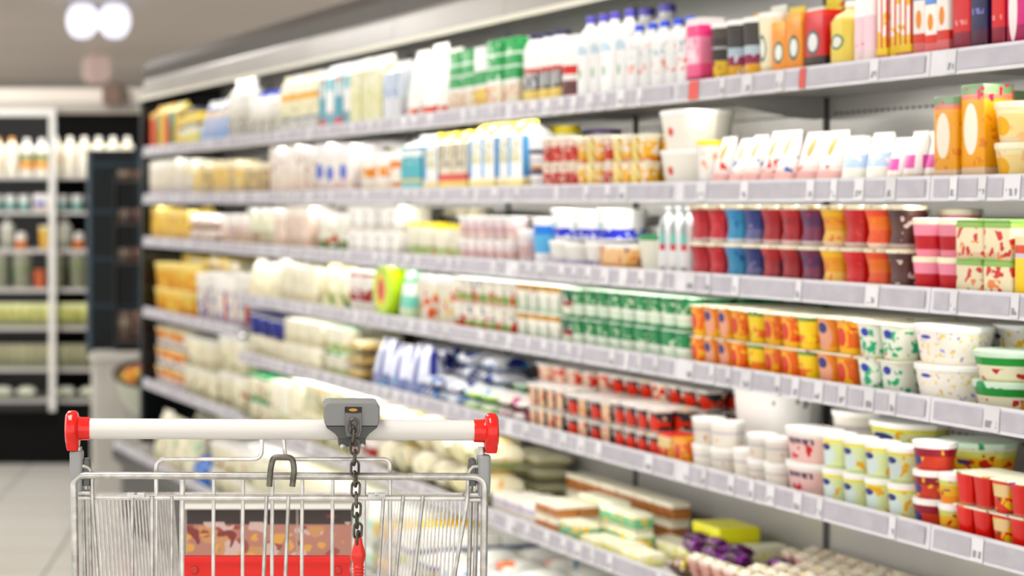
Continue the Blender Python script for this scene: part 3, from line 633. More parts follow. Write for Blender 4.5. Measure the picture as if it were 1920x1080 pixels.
 limec=pr('green_leaf_cup', [(0, (226, 232, 210)), (.1, (240, 242, 228))], blobs=[((40, 176, 120), 28, .42, .1, .85), ((236, 130, 110), 24, .22, 0, .3)], emb2=((56, 66, 168), .5, .76, .18, .13)),
 dots=pr('white_dotted_tub', [(0, (236, 230, 214)), (.1, (246, 240, 230)), (.9, (246, 242, 234))], blobs=[((240, 212, 110), 44, .26, .05, .9), ((150, 150, 206), 40, .18, .05, .95)], emb2=((70, 76, 170), .5, .8, .10, .06)),
 dotsy=pr('yellow_dotted_tub', [(0, (240, 226, 180)), (.1, (246, 240, 224)), (.9, (240, 240, 230))], blobs=[((244, 196, 50), 34, .36, .05, .9), ((50, 80, 180), 30, .2, .5, .95)], emb2=((44, 60, 150), .42, .78, .12, .08)),
 greenband=pr('green_band_tub', [(0, (226, 216, 180)), (.1, (240, 232, 206)), (.62, (40, 150, 60)), (.9, (40, 160, 70))], blobs=[((196, 50, 46), 17, .4, .0, .5), ((236, 170, 90), 20, .3, 0, .5)]),
 # fifth shelf
 farmix=pr('orange_blue_cup', [(0, (90, 70, 120)), (.12, (230, 226, 220)), (.45, (236, 140, 60)), (.8, (240, 190, 90))], blobs=[((60, 50, 60), 16, .26, .2, 1), ((244, 240, 226), 16, .3, 0, 1)]),
 farwhite=pr('white_green_tub', [(0, (206, 200, 170)), (.3, (240, 234, 206)), (.8, (250, 246, 226))], blobs=[((170, 80, 60), 13, .26, .1, .6), ((120, 150, 90), 13, .3, 0, .5)]),
 bluetub=pr('navy_top_tub', [(0, (46, 54, 130)), (.6, (60, 70, 160)), (.85, (206, 206, 190))]),
 bluebag=pr('blue_white_bag', [(0, (120, 130, 170)), (.3, (226, 230, 244)), (.8, (240, 240, 246))], stripes=((44, 54, 140), 3, .35, .3, 1), blobs=[((90, 170, 190), 14, .3, 0, .4)]),
 snow=pr('white_blue_flow_pack', [(0, (200, 206, 226)), (.3, (240, 242, 248))], blobs=[((30, 40, 120), 9, .36, .3, 1), ((40, 150, 226), 12, .26, 0, .9)], rough=.25),
 navybag=pr('navy_flow_pack', [(0, (40, 44, 110)), (.4, (36, 40, 120))], blobs=[((236, 238, 246), 10, .42, .1, 1)], rough=.25),
 limebag=pr('lime_white_flow_pack', [(0, (130, 190, 60)), (.35, (170, 220, 60)), (.6, (240, 244, 240))], blobs=[((110, 180, 220), 10, .3, .5, 1)], rough=.25),
 magbag=pr('magenta_brown_flow_pack', [(0, (120, 90, 80)), (.35, (240, 232, 224))], blobs=[((190, 40, 130), 10, .4, .2, 1), ((80, 50, 50), 13, .3, 0, .6)], rough=.25),
 blackstraw=pr('black_red_cup', [(0, (206, 190, 180)), (.1, (40, 36, 44)), (.9, (236, 230, 224))], emb=((224, 64, 48), .66, .42, .28, .36), emb2=((236, 232, 228), .24, .68, .13, .16), blobs=[((236, 190, 160), 30, .3, .1, .9)]),
 blackpeach=pr('black_peach_cup', [(0, (206, 190, 180)), (.1, (236, 200, 170)), (.9, (240, 236, 230))], stripes=((36, 34, 40), 2, .35, .1, .9), blobs=[((226, 90, 50), 28, .34, .1, .9), ((240, 190, 50), 30, .22, .1, .9)]),
 peachside=pr('pale_peach_cup', [(0, (226, 206, 196)), (.1, (240, 208, 184)), (.9, (246, 240, 234))], blobs=[((226, 60, 50), 18, .38, .1, .9), ((40, 40, 44), 18, .2, .5, .95)]),
 bigwhite=pr('big_white_tub', [(0, (236, 232, 224)), (.05, (250, 248, 244))], blobs=[((150, 150, 150), 14, .15, .7, 1)]),
 pinktext=pr('pale_pink_cup', [(0, (240, 200, 196)), (.1, (244, 206, 202)), (.85, (248, 240, 236))], blobs=[((214, 50, 56), 20, .32, .1, .6)], text=((90, 70, 90), .62, .82)),
 palecup=pr('pale_cup_small_fruit', [(0, (232, 226, 212)), (.1, (240, 234, 222)), (.6, (206, 200, 204)), (.72, (242, 236, 226))], blobs=[((236, 140, 84), 30, .24, .1, .55)]),
 greenyel=pr('green_yellow_cup', [(0, (200, 214, 160)), (.1, (222, 232, 180)), (.85, (240, 230, 110))], emb=((216, 230, 226), .5, .45, .3, .36), emb2=((56, 62, 128), .5, .7, .19, .11), blobs=[((236, 180, 60), 20, .3, .1, .9)]),
 redblue=pr('red_blue_cup', [(0, (190, 60, 60)), (.1, (206, 90, 76)), (.6, (150, 30, 50)), (.9, (170, 30, 50))], emb=((64, 56, 120), .4, .42, .2, .24), blobs=[((236, 190, 60), 20, .3, .1, .9)]),
 orfruit=pr('orange_green_tub', [(0, (240, 150, 60)), (.3, (240, 190, 80)), (.7, (214, 220, 130)), (.9, (240, 240, 220))], blobs=[((200, 60, 50), 20, .26, .1, .9), ((60, 64, 120), 16, .24, .5, 1)]),
 redm=pr('bright_red_cup', [(0, (206, 120, 100)), (.08, (220, 34, 28)), (.9, (230, 50, 40))], rough=.25),
 redmf=pr('red_fruit_cup', [(0, (190, 50, 40)), (.08, (216, 60, 50)), (.5, (226, 200, 150)), (.9, (226, 60, 50))], blobs=[((230, 190, 60), 24, .38, .1, .9), ((90, 70, 60), 26, .2, .1, .6)]),
 # sixth shelf and deck
 butterpk=pr('pale_butter_pack', [(0, (240, 234, 186)), (.6, (246, 242, 214))], rough=.3),
 whpurple=pr('white_purple_flow_pack', [(0, (236, 236, 226)), (.9, (214, 220, 120))], blobs=[((74, 26, 70), 7, .42, 0, 1)], rough=.25),
 purpflow=pr('dark_purple_flow_pack', [(0, (70, 24, 66))], blobs=[((220, 210, 224), 14, .2, .5, 1)], rough=.25),
 yelflow=pr('yellow_purple_flow_pack', [(0, (200, 200, 20)), (.7, (226, 226, 40))], blobs=[((96, 40, 80), 11, .3, .2, 1), ((230, 130, 70), 13, .22, .4, 1)], rough=.25),
 lilacbox=pr('cream_lilac_box', [(0, (230, 224, 214)), (.5, (196, 186, 206)), (.75, (246, 242, 230))]),
 brownbox=pr('cream_brown_box', [(0, (232, 224, 200)), (.2, (190, 130, 86)), (.75, (244, 238, 216))], diag=((150, 90, 56), 2, .3, .2, .75)),
 greenbox=pr('cream_green_box', [(0, (232, 230, 200)), (.2, (120, 180, 140)), (.75, (242, 240, 214))], blobs=[((246, 196, 60), 26, .36, .2, .9)]),
 paleyel=pr('pale_yellow_box', [(0, (226, 222, 140)), (.3, (236, 232, 190)), (.8, (240, 238, 214))], blobs=[((226, 224, 120), 16, .34, 0, 1)]),
 bryellow=pr('bright_yellow_box', [(0, (236, 232, 20))]),
 choc=pr('purple_wrapper', [(0, (70, 26, 66))], blobs=[((150, 70, 170), 30, .36, .2, 1), ((206, 150, 200), 34, .16, .5, 1)], rough=.18),
 brownbag=pr('brown_clear_bag', [(0, (190, 160, 140))], blobs=[((140, 106, 88), 36, .34, 0, 1), ((236, 226, 200), 40, .28, 0, 1)], rough=.2),
 yelblack=pr('brown_yellow_bag', [(0, (110, 80, 62))], blobs=[((206, 190, 80), 34, .38, .2, 1), ((226, 206, 190), 40, .34, .2, 1), ((60, 40, 34), 30, .3, 0, 1)], rough=.2),
 conepk=pr('pink_cone_wrap', [(0, (206, 150, 136)), (.85, (240, 220, 206))], diag=((226, 190, 176), 3, .3, 0, .85)),
 conetop=pr('cone_top_print', [(0, (244, 238, 218))], blobs=[((230, 190, 70), 60, .3, 0, 1), ((150, 90, 60), 60, .22, 0, 1)]),
 deckgreen=pr('cream_green_print_pack', [(0, (232, 228, 200)), (.9, (244, 240, 214))], blobs=[((90, 180, 130), 10, .3, .2, .9)]),
 deckteal=pr('white_teal_print_pack', [(0, (226, 232, 220)), (.6, (190, 226, 200)), (.85, (240, 244, 236))], blobs=[((50, 170, 150), 11, .26, .1, .8)]),
 deckyel=pr('yellow_orange_pack', [(0, (214, 214, 200)), (.6, (240, 180, 40)), (.9, (246, 200, 60))], blobs=[((60, 90, 60), 10, .3, 0, .6)]),
 deckwhite=pr('white_blue_flat_bag', [(0, (236, 234, 226))], blobs=[((110, 170, 206), 8, .2, 0, 1), ((236, 130, 90), 7, .22, 0, 1), ((60, 60, 56), 6, .14, 0, 1)], rough=.25),
 deckblue=pr('white_dark_blue_band_bag', [(0, (226, 224, 206)), (.5, (50, 70, 140)), (.62, (240, 240, 232))], blobs=[((190, 206, 70), 10, .34, .1, .5)]),
)
lid_w = mat('white_lid', (248, 246, 242), .3); lid_c = pr('cream_foil_lid', [(0, (240, 232, 206))], blobs=[((206, 176, 130), 24, .34, 0, 1)], rough=.3)
lid_n = mat('navy_cap', (34, 34, 84), .35); lid_v = mat('violet_cap', (84, 76, 190), .35); lid_b = mat('bright_blue_cap', (36, 76, 220), .35)
lid_y = mat('yellow_lid', (246, 222, 30), .35); lid_g = pr('green_foil', [(0, (214, 236, 214))], blobs=[((40, 150, 90), 14, .36, 0, 1)], rough=.25)
lid_dg = mat('green_lid', (30, 140, 80), .35); lid_p = mat('purple_cap', (100, 50, 160), .35); lid_cr = mat('cream_lid', (244, 236, 206), .35)
lid_fr = pr('fruit_foil', [(0, (240, 236, 214))], blobs=[((236, 150, 60), 14, .3, 0, 1), ((110, 160, 70), 14, .2, 0, 1), ((120, 90, 180), 16, .16, 0, 1)], rough=.25)
lid_bk = pr('black_yellow_foil', [(0, (226, 220, 214))], blobs=[((40, 36, 40), 16, .34, 0, 1), ((240, 200, 40), 16, .26, 0, 1), ((200, 50, 50), 16, .2, 0, 1)], rough=.25)
lid_pale = mat('pale_lid', (240, 238, 232), .3)
l = L
# ---------------------------------------------------------------- top shelf
run(1, 282, 334, 196, carton, [l['tallred'], l['tallgreen'], l['tallyellow']], 'tall striped carton of cheese snacks', 'tall_carton', 'carton', w=.085)
run(1, 334, 368, 206, boxp, [l['yellownavy']], 'yellow pack with navy print', 'snack_box', 'box', w=.10)
run(1, 368, 426, 184, pouch, [l['palebluep']], 'pale blue stand-up bag', 'milk_pouch', 'bag', w=.12)
run(1, 426, 462, 150, bottle, [(l['greybottle'], lid_w)], 'white bottle with grey label', 'milk_bottle', 'bottle', w=.095)
run(1, 463, 512, 172, bottle, [(l['greybottle'], lid_b)], 'white bottle with small blue cap', 'milk_bottle', 'bottle', w=.095)
run(1, 514, 592, 142, wide, [(l['creambottle'], lid_cr), (l['creambottle'], lid_w)], 'cream bottle with orange label', 'milk_bottle', 'bottle', w=.11)
run(1, 593, 654, 122, carton, [l['tealpink'], l['whiteteal']], 'white and teal milk carton', 'milk_carton', 'carton', w=.09)
run(1, 655, 713, 108, carton, [l['palegreen']], 'pale green patterned carton', 'milk_carton', 'carton', w=.09)
run(1, 714, 750, 116, carton, [l['paleblue']], 'pale blue lettered carton', 'milk_carton', 'carton', w=.085)
run(1, 752, 834, 84, pouch, [l['milkbag']], 'large white milk bag', 'milk_bag', 'bag', w=.13, dp=.1)
run(1, 836, 964, 76, boxp, [l['greencarton'], l['greencarton'], (l['greenlid'],), l['greencarton']], 'green checked milk carton', 'milk_carton', 'carton', w=.085)
run(1, 967, 998, 68, wide, [(l['navyjar'], lid_n)], 'white bottle with dark label', 'drink_bottle', 'bottle', w=.085, n=1)
run(1, 999, 1040, 60, wide, [(l['navyjar'], lid_n)], 'navy capped bottle with dark label', 'drink_bottle', 'bottle', w=.085, n=2)
run(1, 1041, 1074, 68, wide, [(l['redjar'], lid_w)], 'white bottle with red label', 'drink_bottle', 'bottle', n=1)
run(1, 1076, 1166, 26, bottle, [(l['kefir'], lid_v)], 'white kefir bottle with violet cap', 'kefir_bottle', 'bottle', n=4)
run(1, 1160, 1235, 14, bottle, [(l['kefir'], lid_v)], 'tall violet capped kefir bottle behind', 'kefir_bottle', 'bottle', n=2, d0=.13)
run(1, 1168, 1282, 40, bottle, [(l['kefir2'], lid_b)], 'short white bottle with blue cap', 'kefir_bottle', 'bottle', n=5)
run(1, 1285, 1313, 40, boxp, [(l['pinkbox'], .004, lid_pale)], 'pink lettered carton', 'pudding_box', 'carton', n=1)
run(1, 1315, 1407, 40, tub, [(l['blackcup'], lid_w), (l['blackcup2'], lid_w), (l['blackcup2'], lid_w)], 'black topped fruit cup', 'dessert_cup', 'cup', n=3)
run(1, 1409, 1441, 26, tub, [(l['creamcup'], lid_w)], 'cream coffee cup with white lid', 'coffee_cup', 'cup', n=1)
run(1, 1443, 1500, 28, boxp, [l['orangecup']], 'orange carton with round emblem', 'coffee_carton', 'carton', n=2, gap=.001)
run(1, 1501, 1540, 22, boxp, [l['redcup']], 'red carton with round emblem', 'coffee_carton', 'carton', n=1)
run(1, 1542, 1586, 4, bottle, [(l['goldcup'], lid_w)], 'pale gold bottle with round emblem', 'coffee_bottle', 'bottle', n=1)
run(1, 1588, 1635, 0, bottle, [(l['pinkwhite'], lid_w)], 'pink and white drink bottle', 'drink_bottle', 'bottle', n=2, h=.165)
run(1, 1637, 1702, 0, boxp, [l['stripey']], 'narrow yellow and red striped carton', 'juice_carton', 'carton', n=3, h=.165)
run(1, 1703, 1776, 0, boxp, [l['redwhite']], 'red and white carton with orange', 'juice_carton', 'carton', n=3, h=.16)
run(1, 1778, 1814, 0, boxp, [l['redbox']], 'plain red carton', 'juice_carton', 'carton', n=1, h=.165)
run(1, 1816, 1847, 0, boxp, [l['navybox']], 'dark navy carton', 'juice_carton', 'carton', n=1, h=.165)
run(1, 1849, 1875, 0, boxp, [l['redbox']], 'red carton between navy and magenta ones', 'juice_carton', 'carton', n=1, h=.165)
run(1, 1877, 1915, 0, boxp, [l['magbox']], 'magenta carton with white drop', 'juice_carton', 'carton', n=1, h=.165)
run(1, 1917, 2010, 0, boxp, [l['redwhite']], 'red and white carton beyond the magenta one', 'juice_carton', 'carton', n=2, h=.165)
run(1, 1388, 1560, 0, pouch, [l['topbag'], l['palegreen']], 'yellow and red bag standing behind', 'snack_bag', 'bag', n=5, d0=.16, h=.17, dp=.06)
run(1, 760, 1060, 90, boxp, [l['palegreen']], 'pale carton standing in the back', 'milk_carton', 'carton', w=.1, d0=.15, h=.13)
# ---------------------------------------------------------------- second shelf
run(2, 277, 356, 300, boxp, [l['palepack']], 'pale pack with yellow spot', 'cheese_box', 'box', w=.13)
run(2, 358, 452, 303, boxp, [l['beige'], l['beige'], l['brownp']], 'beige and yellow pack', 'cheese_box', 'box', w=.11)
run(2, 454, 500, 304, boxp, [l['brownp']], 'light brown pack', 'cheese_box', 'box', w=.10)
run(2, 503, 585, 271, boxp, [l['whitered']], 'white box with red print', 'cheese_box', 'box', w=.10)
run(2, 587, 655, 269, boxp, [l['whiteblue']], 'white box with blue label', 'cheese_box', 'box', w=.11)
run(2, 657, 745, 288, tub, [(l['orangetub'], lid_w), (l['orangetub'], lid_w), (l['orangetub2'], lid_w)], 'white tub with orange print', 'cheese_tub', 'tub', n=3)
run(2, 700, 748, 268, tub, [(l['bigcup'], lid_w)], 'plain white tub at the back', 'cheese_tub', 'tub', n=2, d0=.13)
run(2, 748, 786, 238, carton, [l['tealcart']], 'teal wave milk carton', 'milk_carton', 'carton', n=1, gap=.004)
run(2, 788, 815, 236, carton, [(l['ycap'], lid_y)], 'slim blue striped carton', 'milk_carton', 'carton', n=1)
run(2, 817, 873, 234, carton, [(l['ycap2'], lid_y)], 'white carton with red berries', 'milk_carton', 'carton', n=2)
run(2, 874, 979, 230, carton, [(l['ycap'], lid_y)], 'white carton with yellow cap', 'milk_carton', 'carton', n=4)
run(2, 982, 1045, 220, wide, [(l['ycap'], lid_y)], 'yellow capped bottle behind the jars', 'milk_bottle', 'bottle', n=2, d0=.10)
run(2, 981, 1010, 282, tub, [(l['smalljar'], lid_n)], 'small white jar with navy lid', 'cream_jar', 'jar', n=1, tiers=2, w=.07)
run(2, 1012, 1076, 260, multi, [(l['straw'], lid_cr, l['straw'])], 'strawberry yoghurt pack', 'yoghurt_multipack', 'yoghurt pack', n=2, tiers=2, gap=.001)
run(2, 1077, 1142, 258, multi, [(l['mango'], lid_cr, l['banana']), (l['mango'], lid_cr, l['straw'])], 'mango yoghurt pack', 'yoghurt_multipack', 'yoghurt pack', n=2, tiers=2, gap=.001)
run(2, 1143, 1211, 256, multi, [(l['banana'], lid_cr, l['mango'])], 'banana yoghurt pack', 'yoghurt_multipack', 'yoghurt pack', n=2, tiers=2, gap=.001)
run(2, 1080, 1113, 221, tub, [(l['purplejar'], lid_p)], 'white jar with purple bands', 'cream_jar', 'jar', n=1, d0=.20, h=.155)
run(2, 1214, 1291, 207, tub, [(l['bigcup'], lid_w)], 'large white cup with red berry', 'yoghurt_tub', 'tub', n=1, tiers=2, dp=.14)
run(2, 1293, 1322, 264, tub, [(l['clearcup'], lid_y)], 'slim clear cup beside the pouches', 'yoghurt_tub', 'tub', n=1)
run(2, 1322, 1470, 252, pouch, [l['pouch1'], l['pouch2'], l['pouch2'], l['pouch1'], l['pouch2']], 'white and pink pouch with gold mark', 'yoghurt_pouch', 'pouch', n=5, dp=.05, lean=math.radians(-9), jit=6)
run(2, 1472, 1556, 250, pouch, [l['pouch1']], 'white pouch with pink base', 'yoghurt_pouch', 'pouch', n=2, dp=.05, lean=math.radians(-9), jit=6)
run(2, 1558, 1641, 250, pouch, [l['pouch3']], 'white crinkled pack with blue label', 'curd_pack', 'pack', n=2, dp=.07, jit=5)
run(2, 1643, 1746, 246, pouch, [l['pouch4']], 'white crinkled pack with magenta label', 'curd_pack', 'pack', n=3, dp=.07, jit=5)
run(2, 1560, 1745, 250, pouch, [l['pouch3']], 'white crinkled pack standing in the back', 'curd_pack', 'pack', n=5, dp=.07, jit=5, d0=.1)
run(2, 1748, 1837, 162, boxp, [l['orangecart']], 'tall orange carton with pale oval', 'juice_carton', 'carton', n=2)
run(2, 1839, 1990, 190, tub, [(l['peach'], lid_cr)], 'peach printed tub', 'dessert_tub', 'tub', n=2, tiers=2)
run(2, 1838, 1900, 160, boxp, [l['orangecart']], 'patterned carton behind the peach tubs', 'juice_carton', 'carton', n=2, d0=.14)
# ---------------------------------------------------------------- third shelf
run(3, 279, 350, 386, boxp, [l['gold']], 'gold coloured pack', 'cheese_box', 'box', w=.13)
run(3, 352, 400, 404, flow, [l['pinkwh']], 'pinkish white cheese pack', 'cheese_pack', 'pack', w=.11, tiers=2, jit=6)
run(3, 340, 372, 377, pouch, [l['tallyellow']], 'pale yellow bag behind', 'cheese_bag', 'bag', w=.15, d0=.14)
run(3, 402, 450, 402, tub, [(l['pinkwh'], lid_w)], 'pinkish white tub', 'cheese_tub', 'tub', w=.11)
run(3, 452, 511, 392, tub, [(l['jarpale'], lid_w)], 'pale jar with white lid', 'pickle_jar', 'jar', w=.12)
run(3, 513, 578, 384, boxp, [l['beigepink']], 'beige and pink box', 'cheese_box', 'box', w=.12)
run(3, 580, 650, 394, tub, [(l['greenprint'], lid_w)], 'white tub with vegetables printed', 'cheese_tub', 'tub', w=.15)
run(3, 652, 745, 384, boxp, [(l['emblem'], .004, lid_pale)], 'white box with grey ring', 'cheese_box', 'box', w=.12, tiers=2)
run(3, 748, 852, 412, tub, [(l['clearp'], lid_y)], 'clear tub with yellow lid', 'salad_tub', 'tub', w=.11, r=.2) if False else run(3, 748, 852, 414, tub, [(l['clearp'], lid_y)], 'clear tub with yellow lid', 'salad_tub', 'tub', w=.12)
run(3, 750, 800, 382, boxp, [l['emblem']], 'white box set back on the shelf', 'cheese_box', 'box', w=.12, d0=.15)
run(3, 815, 886, 390, wide, [(l['darkp'], lid_cr)], 'dark olive jar behind', 'olive_jar', 'jar', w=.11, d0=.16)
run(3, 855, 958, 406, multi, [(l['pinkcup'], lid_w, l['pinkcup'])], 'pale pink cup pack', 'yoghurt_multipack', 'yoghurt pack', w=.13, tiers=2, gap=.002)
run(3, 960, 982, 430, tub, [(l['pinkcup'], lid_w)], 'clear pink tinted cup', 'cream_cup', 'cup', n=1)
run(3, 984, 1008, 408, tub, [(l['bluewhite'], lid_w)], 'blue and white cup', 'cream_cup', 'cup', n=1)
run(3, 1011, 1115, 436, tub, [(l['bucket2'], lid_w)], 'pale bucket with violet print', 'sour_cream_bucket', 'bucket', n=3, h=.066)
run(3, 1011, 1140, 388, tub, [(l['bucket'], lid_w)], 'white bucket with blue print', 'sour_cream_bucket', 'bucket', n=3, h=.072, z0=.0685)
run(3, 1142, 1180, 388, tub, [(l['bigwhite'], lid_w)], 'plain white bucket at the back', 'sour_cream_bucket', 'bucket', n=1, d0=.21, h=.125)
run(3, 1119, 1169, 450, boxp, [(l['brownbasket'], .004, lid_w)], 'brown fruit printed box', 'dessert_box', 'box', n=1, d0=.01, h=.058)
run(3, 1172, 1221, 440, tub, [(l['creamjar'], lid_dg)], 'cream jar with green lid', 'sauce_jar', 'jar', n=1)
run(3, 1135, 1226, 424, tub, [(l['bigwhite'], lid_w)], 'white lidded tub behind the jar', 'cheese_tub', 'tub', n=1, d0=.11, dp=.09)
run(3, 1226, 1280, 388, bottle, [(l['greyb'], mat('grey_cap', (130, 136, 136), .4))], 'slim grey and teal bottle', 'drink_bottle', 'bottle', n=3)
cups = [l['c1'], l['c1'], l['c2'], l['c3'], l['c4'], l['c4'], l['c5'], l['c6'], l['c7'], l['c8'], l['c9']]
cn = ['crimson', 'bright crimson', 'sky blue', 'navy', 'maroon', 'dark cherry red', 'purple', 'amber', 'scarlet', 'orange', 'dark brown']
edges = [1283, 1316, 1347, 1382, 1415, 1450, 1486, 1525, 1567, 1608, 1651, 1692]
for k in range(11):
    run(3, edges[k], edges[k+1], 386, waist, [(cups[k], lid_c)], cn[k] + ' waisted yoghurt cup', 'yoghurt_cup', 'cup', n=1, tiers=2, gap=.002)
run(3, 1283, 1692, 386, waist, [(c, lid_c) for c in cups], 'waisted yoghurt cup in the back', 'yoghurt_cup', 'cup', n=11, tiers=2, gap=.002, d0=.095)
run(3, 1694, 1788, 410, tub, [(l['pinkc'], lid_cr)], 'pink cup with red label', 'yoghurt_cup', 'cup', n=2, tiers=2)
run(3, 1694, 1790, 392, tub, [(l['pinkc'], lid_cr)], 'pink cup in the back', 'yoghurt_cup', 'cup', n=2, tiers=2, d0=.11)
run(3, 1790, 1896, 417, boxp, [(l['fruitp'], .004, mat('leaf_green_lid', (130, 176, 90), .4))], 'fruit printed dessert pack', 'dessert_pack', 'pack', n=2, tiers=2)
run(3, 1898, 2000, 428, boxp, [l['yellred']], 'yellow pack with red label', 'dessert_pack', 'pack', n=2)
# ---------------------------------------------------------------- fourth shelf
run(14, 284, 354, 494, tub, [(l['goldlid'], mat('gold_lid', (246, 220, 130), .35))], 'golden cheese tub', 'cheese_tub', 'tub', w=.15, tiers=2)
run(14, 357, 450, 506, tub, [(l['whstripe'], lid_w)], 'white tub with coloured stripes', 'cheese_tub', 'tub', w=.15)
run(14, 334, 448, 480, boxp, [l['goldlid'], l['brownp']], 'amber box in the back', 'cheese_box', 'box', w=.16, d0=.17)
run(4, 452, 520, 480, pouch, [l['creambag']], 'cream coloured cheese bag', 'cheese_bag', 'bag', w=.14, dp=.1)
run(4, 521, 590, 476, boxp, [l['creambag']], 'cream coloured box', 'cheese_box', 'box', w=.14)
run(4, 592, 640, 484, pouch, [l['greendiag']], 'cream bag with green diagonal stripes', 'cheese_bag', 'bag', w=.13, dp=.09)
run(4, 642, 688, 494, tub, [(l['darkredtub'], lid_w)], 'white tub with dark red label', 'cheese_tub', 'tub', w=.13)
run(4, 690, 736, 492, roundpack, [l['lime']], 'round lime green pack', 'spread_pack', 'pack', n=1, dp=.07)
run(4, 738, 762, 498, pouch, [l['greenteal']], 'green and teal bag', 'cheese_bag', 'bag', n=1, dp=.06)
run(4, 764, 842, 516, tub, [(l['fruittub'], lid_w)], 'white tub with orange fruit', 'yoghurt_tub', 'tub', w=.13)
run(4, 740, 900, 500, flow, [l['greenteal']], 'green topped bag in the back', 'cheese_bag', 'bag', w=.16, d0=.16, h=.15, dp=.1)
run(4, 844, 960, 521, multi, [(l['redgreen'], lid_w, l['redgreen'])], 'red and green labelled cup pack', 'yoghurt_multipack', 'yoghurt pack', w=.14, tiers=2, gap=.002)
run(4, 962, 1043, 530, multi, [(l['goldv'], lid_w, l['goldv'])], 'white cup pack with gold chevrons', 'yoghurt_multipack', 'yoghurt pack', w=.13, tiers=2, gap=.002)
run(4, 1046, 1086, 540, multi, [(l['greencupR'], lid_g, l['greencup'])], 'green cup pack with maroon band', 'yoghurt_multipack', 'yoghurt pack', n=1, tiers=2, gap=.002)
run(4, 1088, 1284, 549, multi, [(l['greencup'], lid_g, l['greencup'])], 'green and white cup pack', 'yoghurt_multipack', 'yoghurt pack', n=4, tiers=2, rows=2, gap=.002)
run(4, 1288, 1390, 574, multi, [(l['tang'], lid_fr, l['tangp']), (l['tangp'], lid_fr, l['tang'])], 'orange fruit yoghurt pack', 'yoghurt_multipack', 'yoghurt pack', n=2, tiers=2, rows=2, gap=.002, rowshift=1)
run(4, 1392, 1520, 586, multi, [(l['tangy'], lid_fr, l['tang']), (l['tang'], lid_fr, l['tangy'])], 'yellow and orange yoghurt pack', 'yoghurt_multipack', 'yoghurt pack', n=2, tiers=2, rows=2, gap=.002)
run(4, 1522, 1595, 594, multi, [(l['tangp'], lid_fr, l['tang'])], 'orange yoghurt pack with navy oval', 'yoghurt_multipack', 'yoghurt pack', n=1, tiers=2, rows=2, gap=.002)
run(4, 1597, 1682, 604, multi, [(l['limec'], lid_fr, l['limec'])], 'white yoghurt pack with green leaves', 'yoghurt_multipack', 'yoghurt pack', n=1, tiers=2, rows=2, gap=.002)
run(4, 1684, 1782, 608, tub, [(l['dots'], lid_w)], 'white tub with small dots', 'yoghurt_tub', 'tub', n=1, tiers=2, dp=.12)
run(4, 1790, 1990, 660, tub, [(l['greenband'], lid_g)], 'green banded tub with red fruit', 'yoghurt_tub', 'tub', n=2, tiers=2, dp=.13)
run(4, 1775, 1905, 604, tub, [(l['dotsy'], lid_w)], 'white tub with yellow flowers', 'yoghurt_tub', 'tub', n=2, tiers=2, d0=.15)
# ---------------------------------------------------------------- fifth shelf
run(15, 286, 340, 614, tub, [(l['farmix'], lid_c)], 'orange cup with blue foot', 'yoghurt_cup', 'cup', w=.13, tiers=3)
run(15, 342, 400, 632, multi, [(l['farwhite'], lid_w, l['farwhite'])], 'cream yoghurt pack', 'yoghurt_multipack', 'yoghurt pack', w=.16, tiers=2)
run(15, 402, 450, 628, tub, [(l['farwhite'], lid_w)], 'cream tub with red mark', 'cheese_tub', 'tub', w=.16, tiers=2)
run(15, 300, 448, 640, boxp, [l['farwhite'], l['goldlid']], 'cream box in the back', 'cheese_box', 'box', w=.15, d0=.17, tiers=2)
run(5, 456, 530, 566, tub, [(l['creambag'], lid_cr)], 'cream tub under the navy ones', 'cheese_tub', 'tub', w=.13, h=.075)
run(5, 456, 530, 566, tub, [(l['bluetub'], lid_n)], 'navy tub on cream ones', 'cheese_tub', 'tub', w=.13, z0=.077, h=.085)
run(5, 532, 600, 600, boxp, [l['creambag']], 'cream cheese block', 'cheese_block', 'cheese', w=.13, tiers=2, jit=3)
run(5, 602, 640, 612, tub, [(l['clearp'], lid_g)], 'white tub with pale green side', 'cheese_tub', 'tub', w=.13, tiers=2)
run(5, 642, 680, 636, flow, [l['brownp']], 'brown striped pack', 'cheese_pack', 'pack', w=.13, tiers=3, jit=8)
run(5, 532, 690, 598, boxp, [l['creambag'], l['clearp']], 'cream box in the back', 'cheese_box', 'box', w=.13, tiers=2, rows=1, d0=.16)
run(5, 682, 782, 640, pouch, [l['bluebag']], 'blue and white striped bag', 'curd_bag', 'bag', w=.13, dp=.11, rows=1, jit=5)
run(5, 784, 862, 708, flow, [l['snow']], 'white and blue pillow bag', 'curd_bag', 'bag', w=.13, dp=.1, tiers=2, jit=8)
run(5, 760, 938, 655, flow, [l['snow'], l['navybag'], l['snow']], 'heaped white and navy pillow bag', 'curd_bag', 'bag', w=.16, dp=.11, tiers=3, d0=.14, jit=12, rows=1)
run(5, 700, 780, 648, flow, [l['navybag'], l['snow']], 'navy pillow bag at the back', 'curd_bag', 'bag', w=.16, dp=.1, tiers=3, d0=.14, jit=12)
run(5, 864, 925, 728, flow, [l['limebag']], 'lime green and white pillow bag', 'curd_bag', 'bag', w=.13, dp=.12, tiers=2, jit=8)
run(5, 926, 984, 742, flow, [l['magbag']], 'magenta and brown pillow bag', 'curd_bag', 'bag', w=.12, dp=.12, tiers=2, jit=8)
run(5, 925, 985, 712, flow, [l['limebag']], 'lime pillow bag behind the magenta ones', 'curd_bag', 'bag', w=.14, dp=.1, tiers=3, d0=.15, jit=8)
run(5, 986, 1052, 722, multi, [(l['blackpeach'], lid_bk, l['blackpeach'])], 'black striped peach cup pack', 'yoghurt_multipack', 'yoghurt pack', n=2, tiers=2, gap=.002)
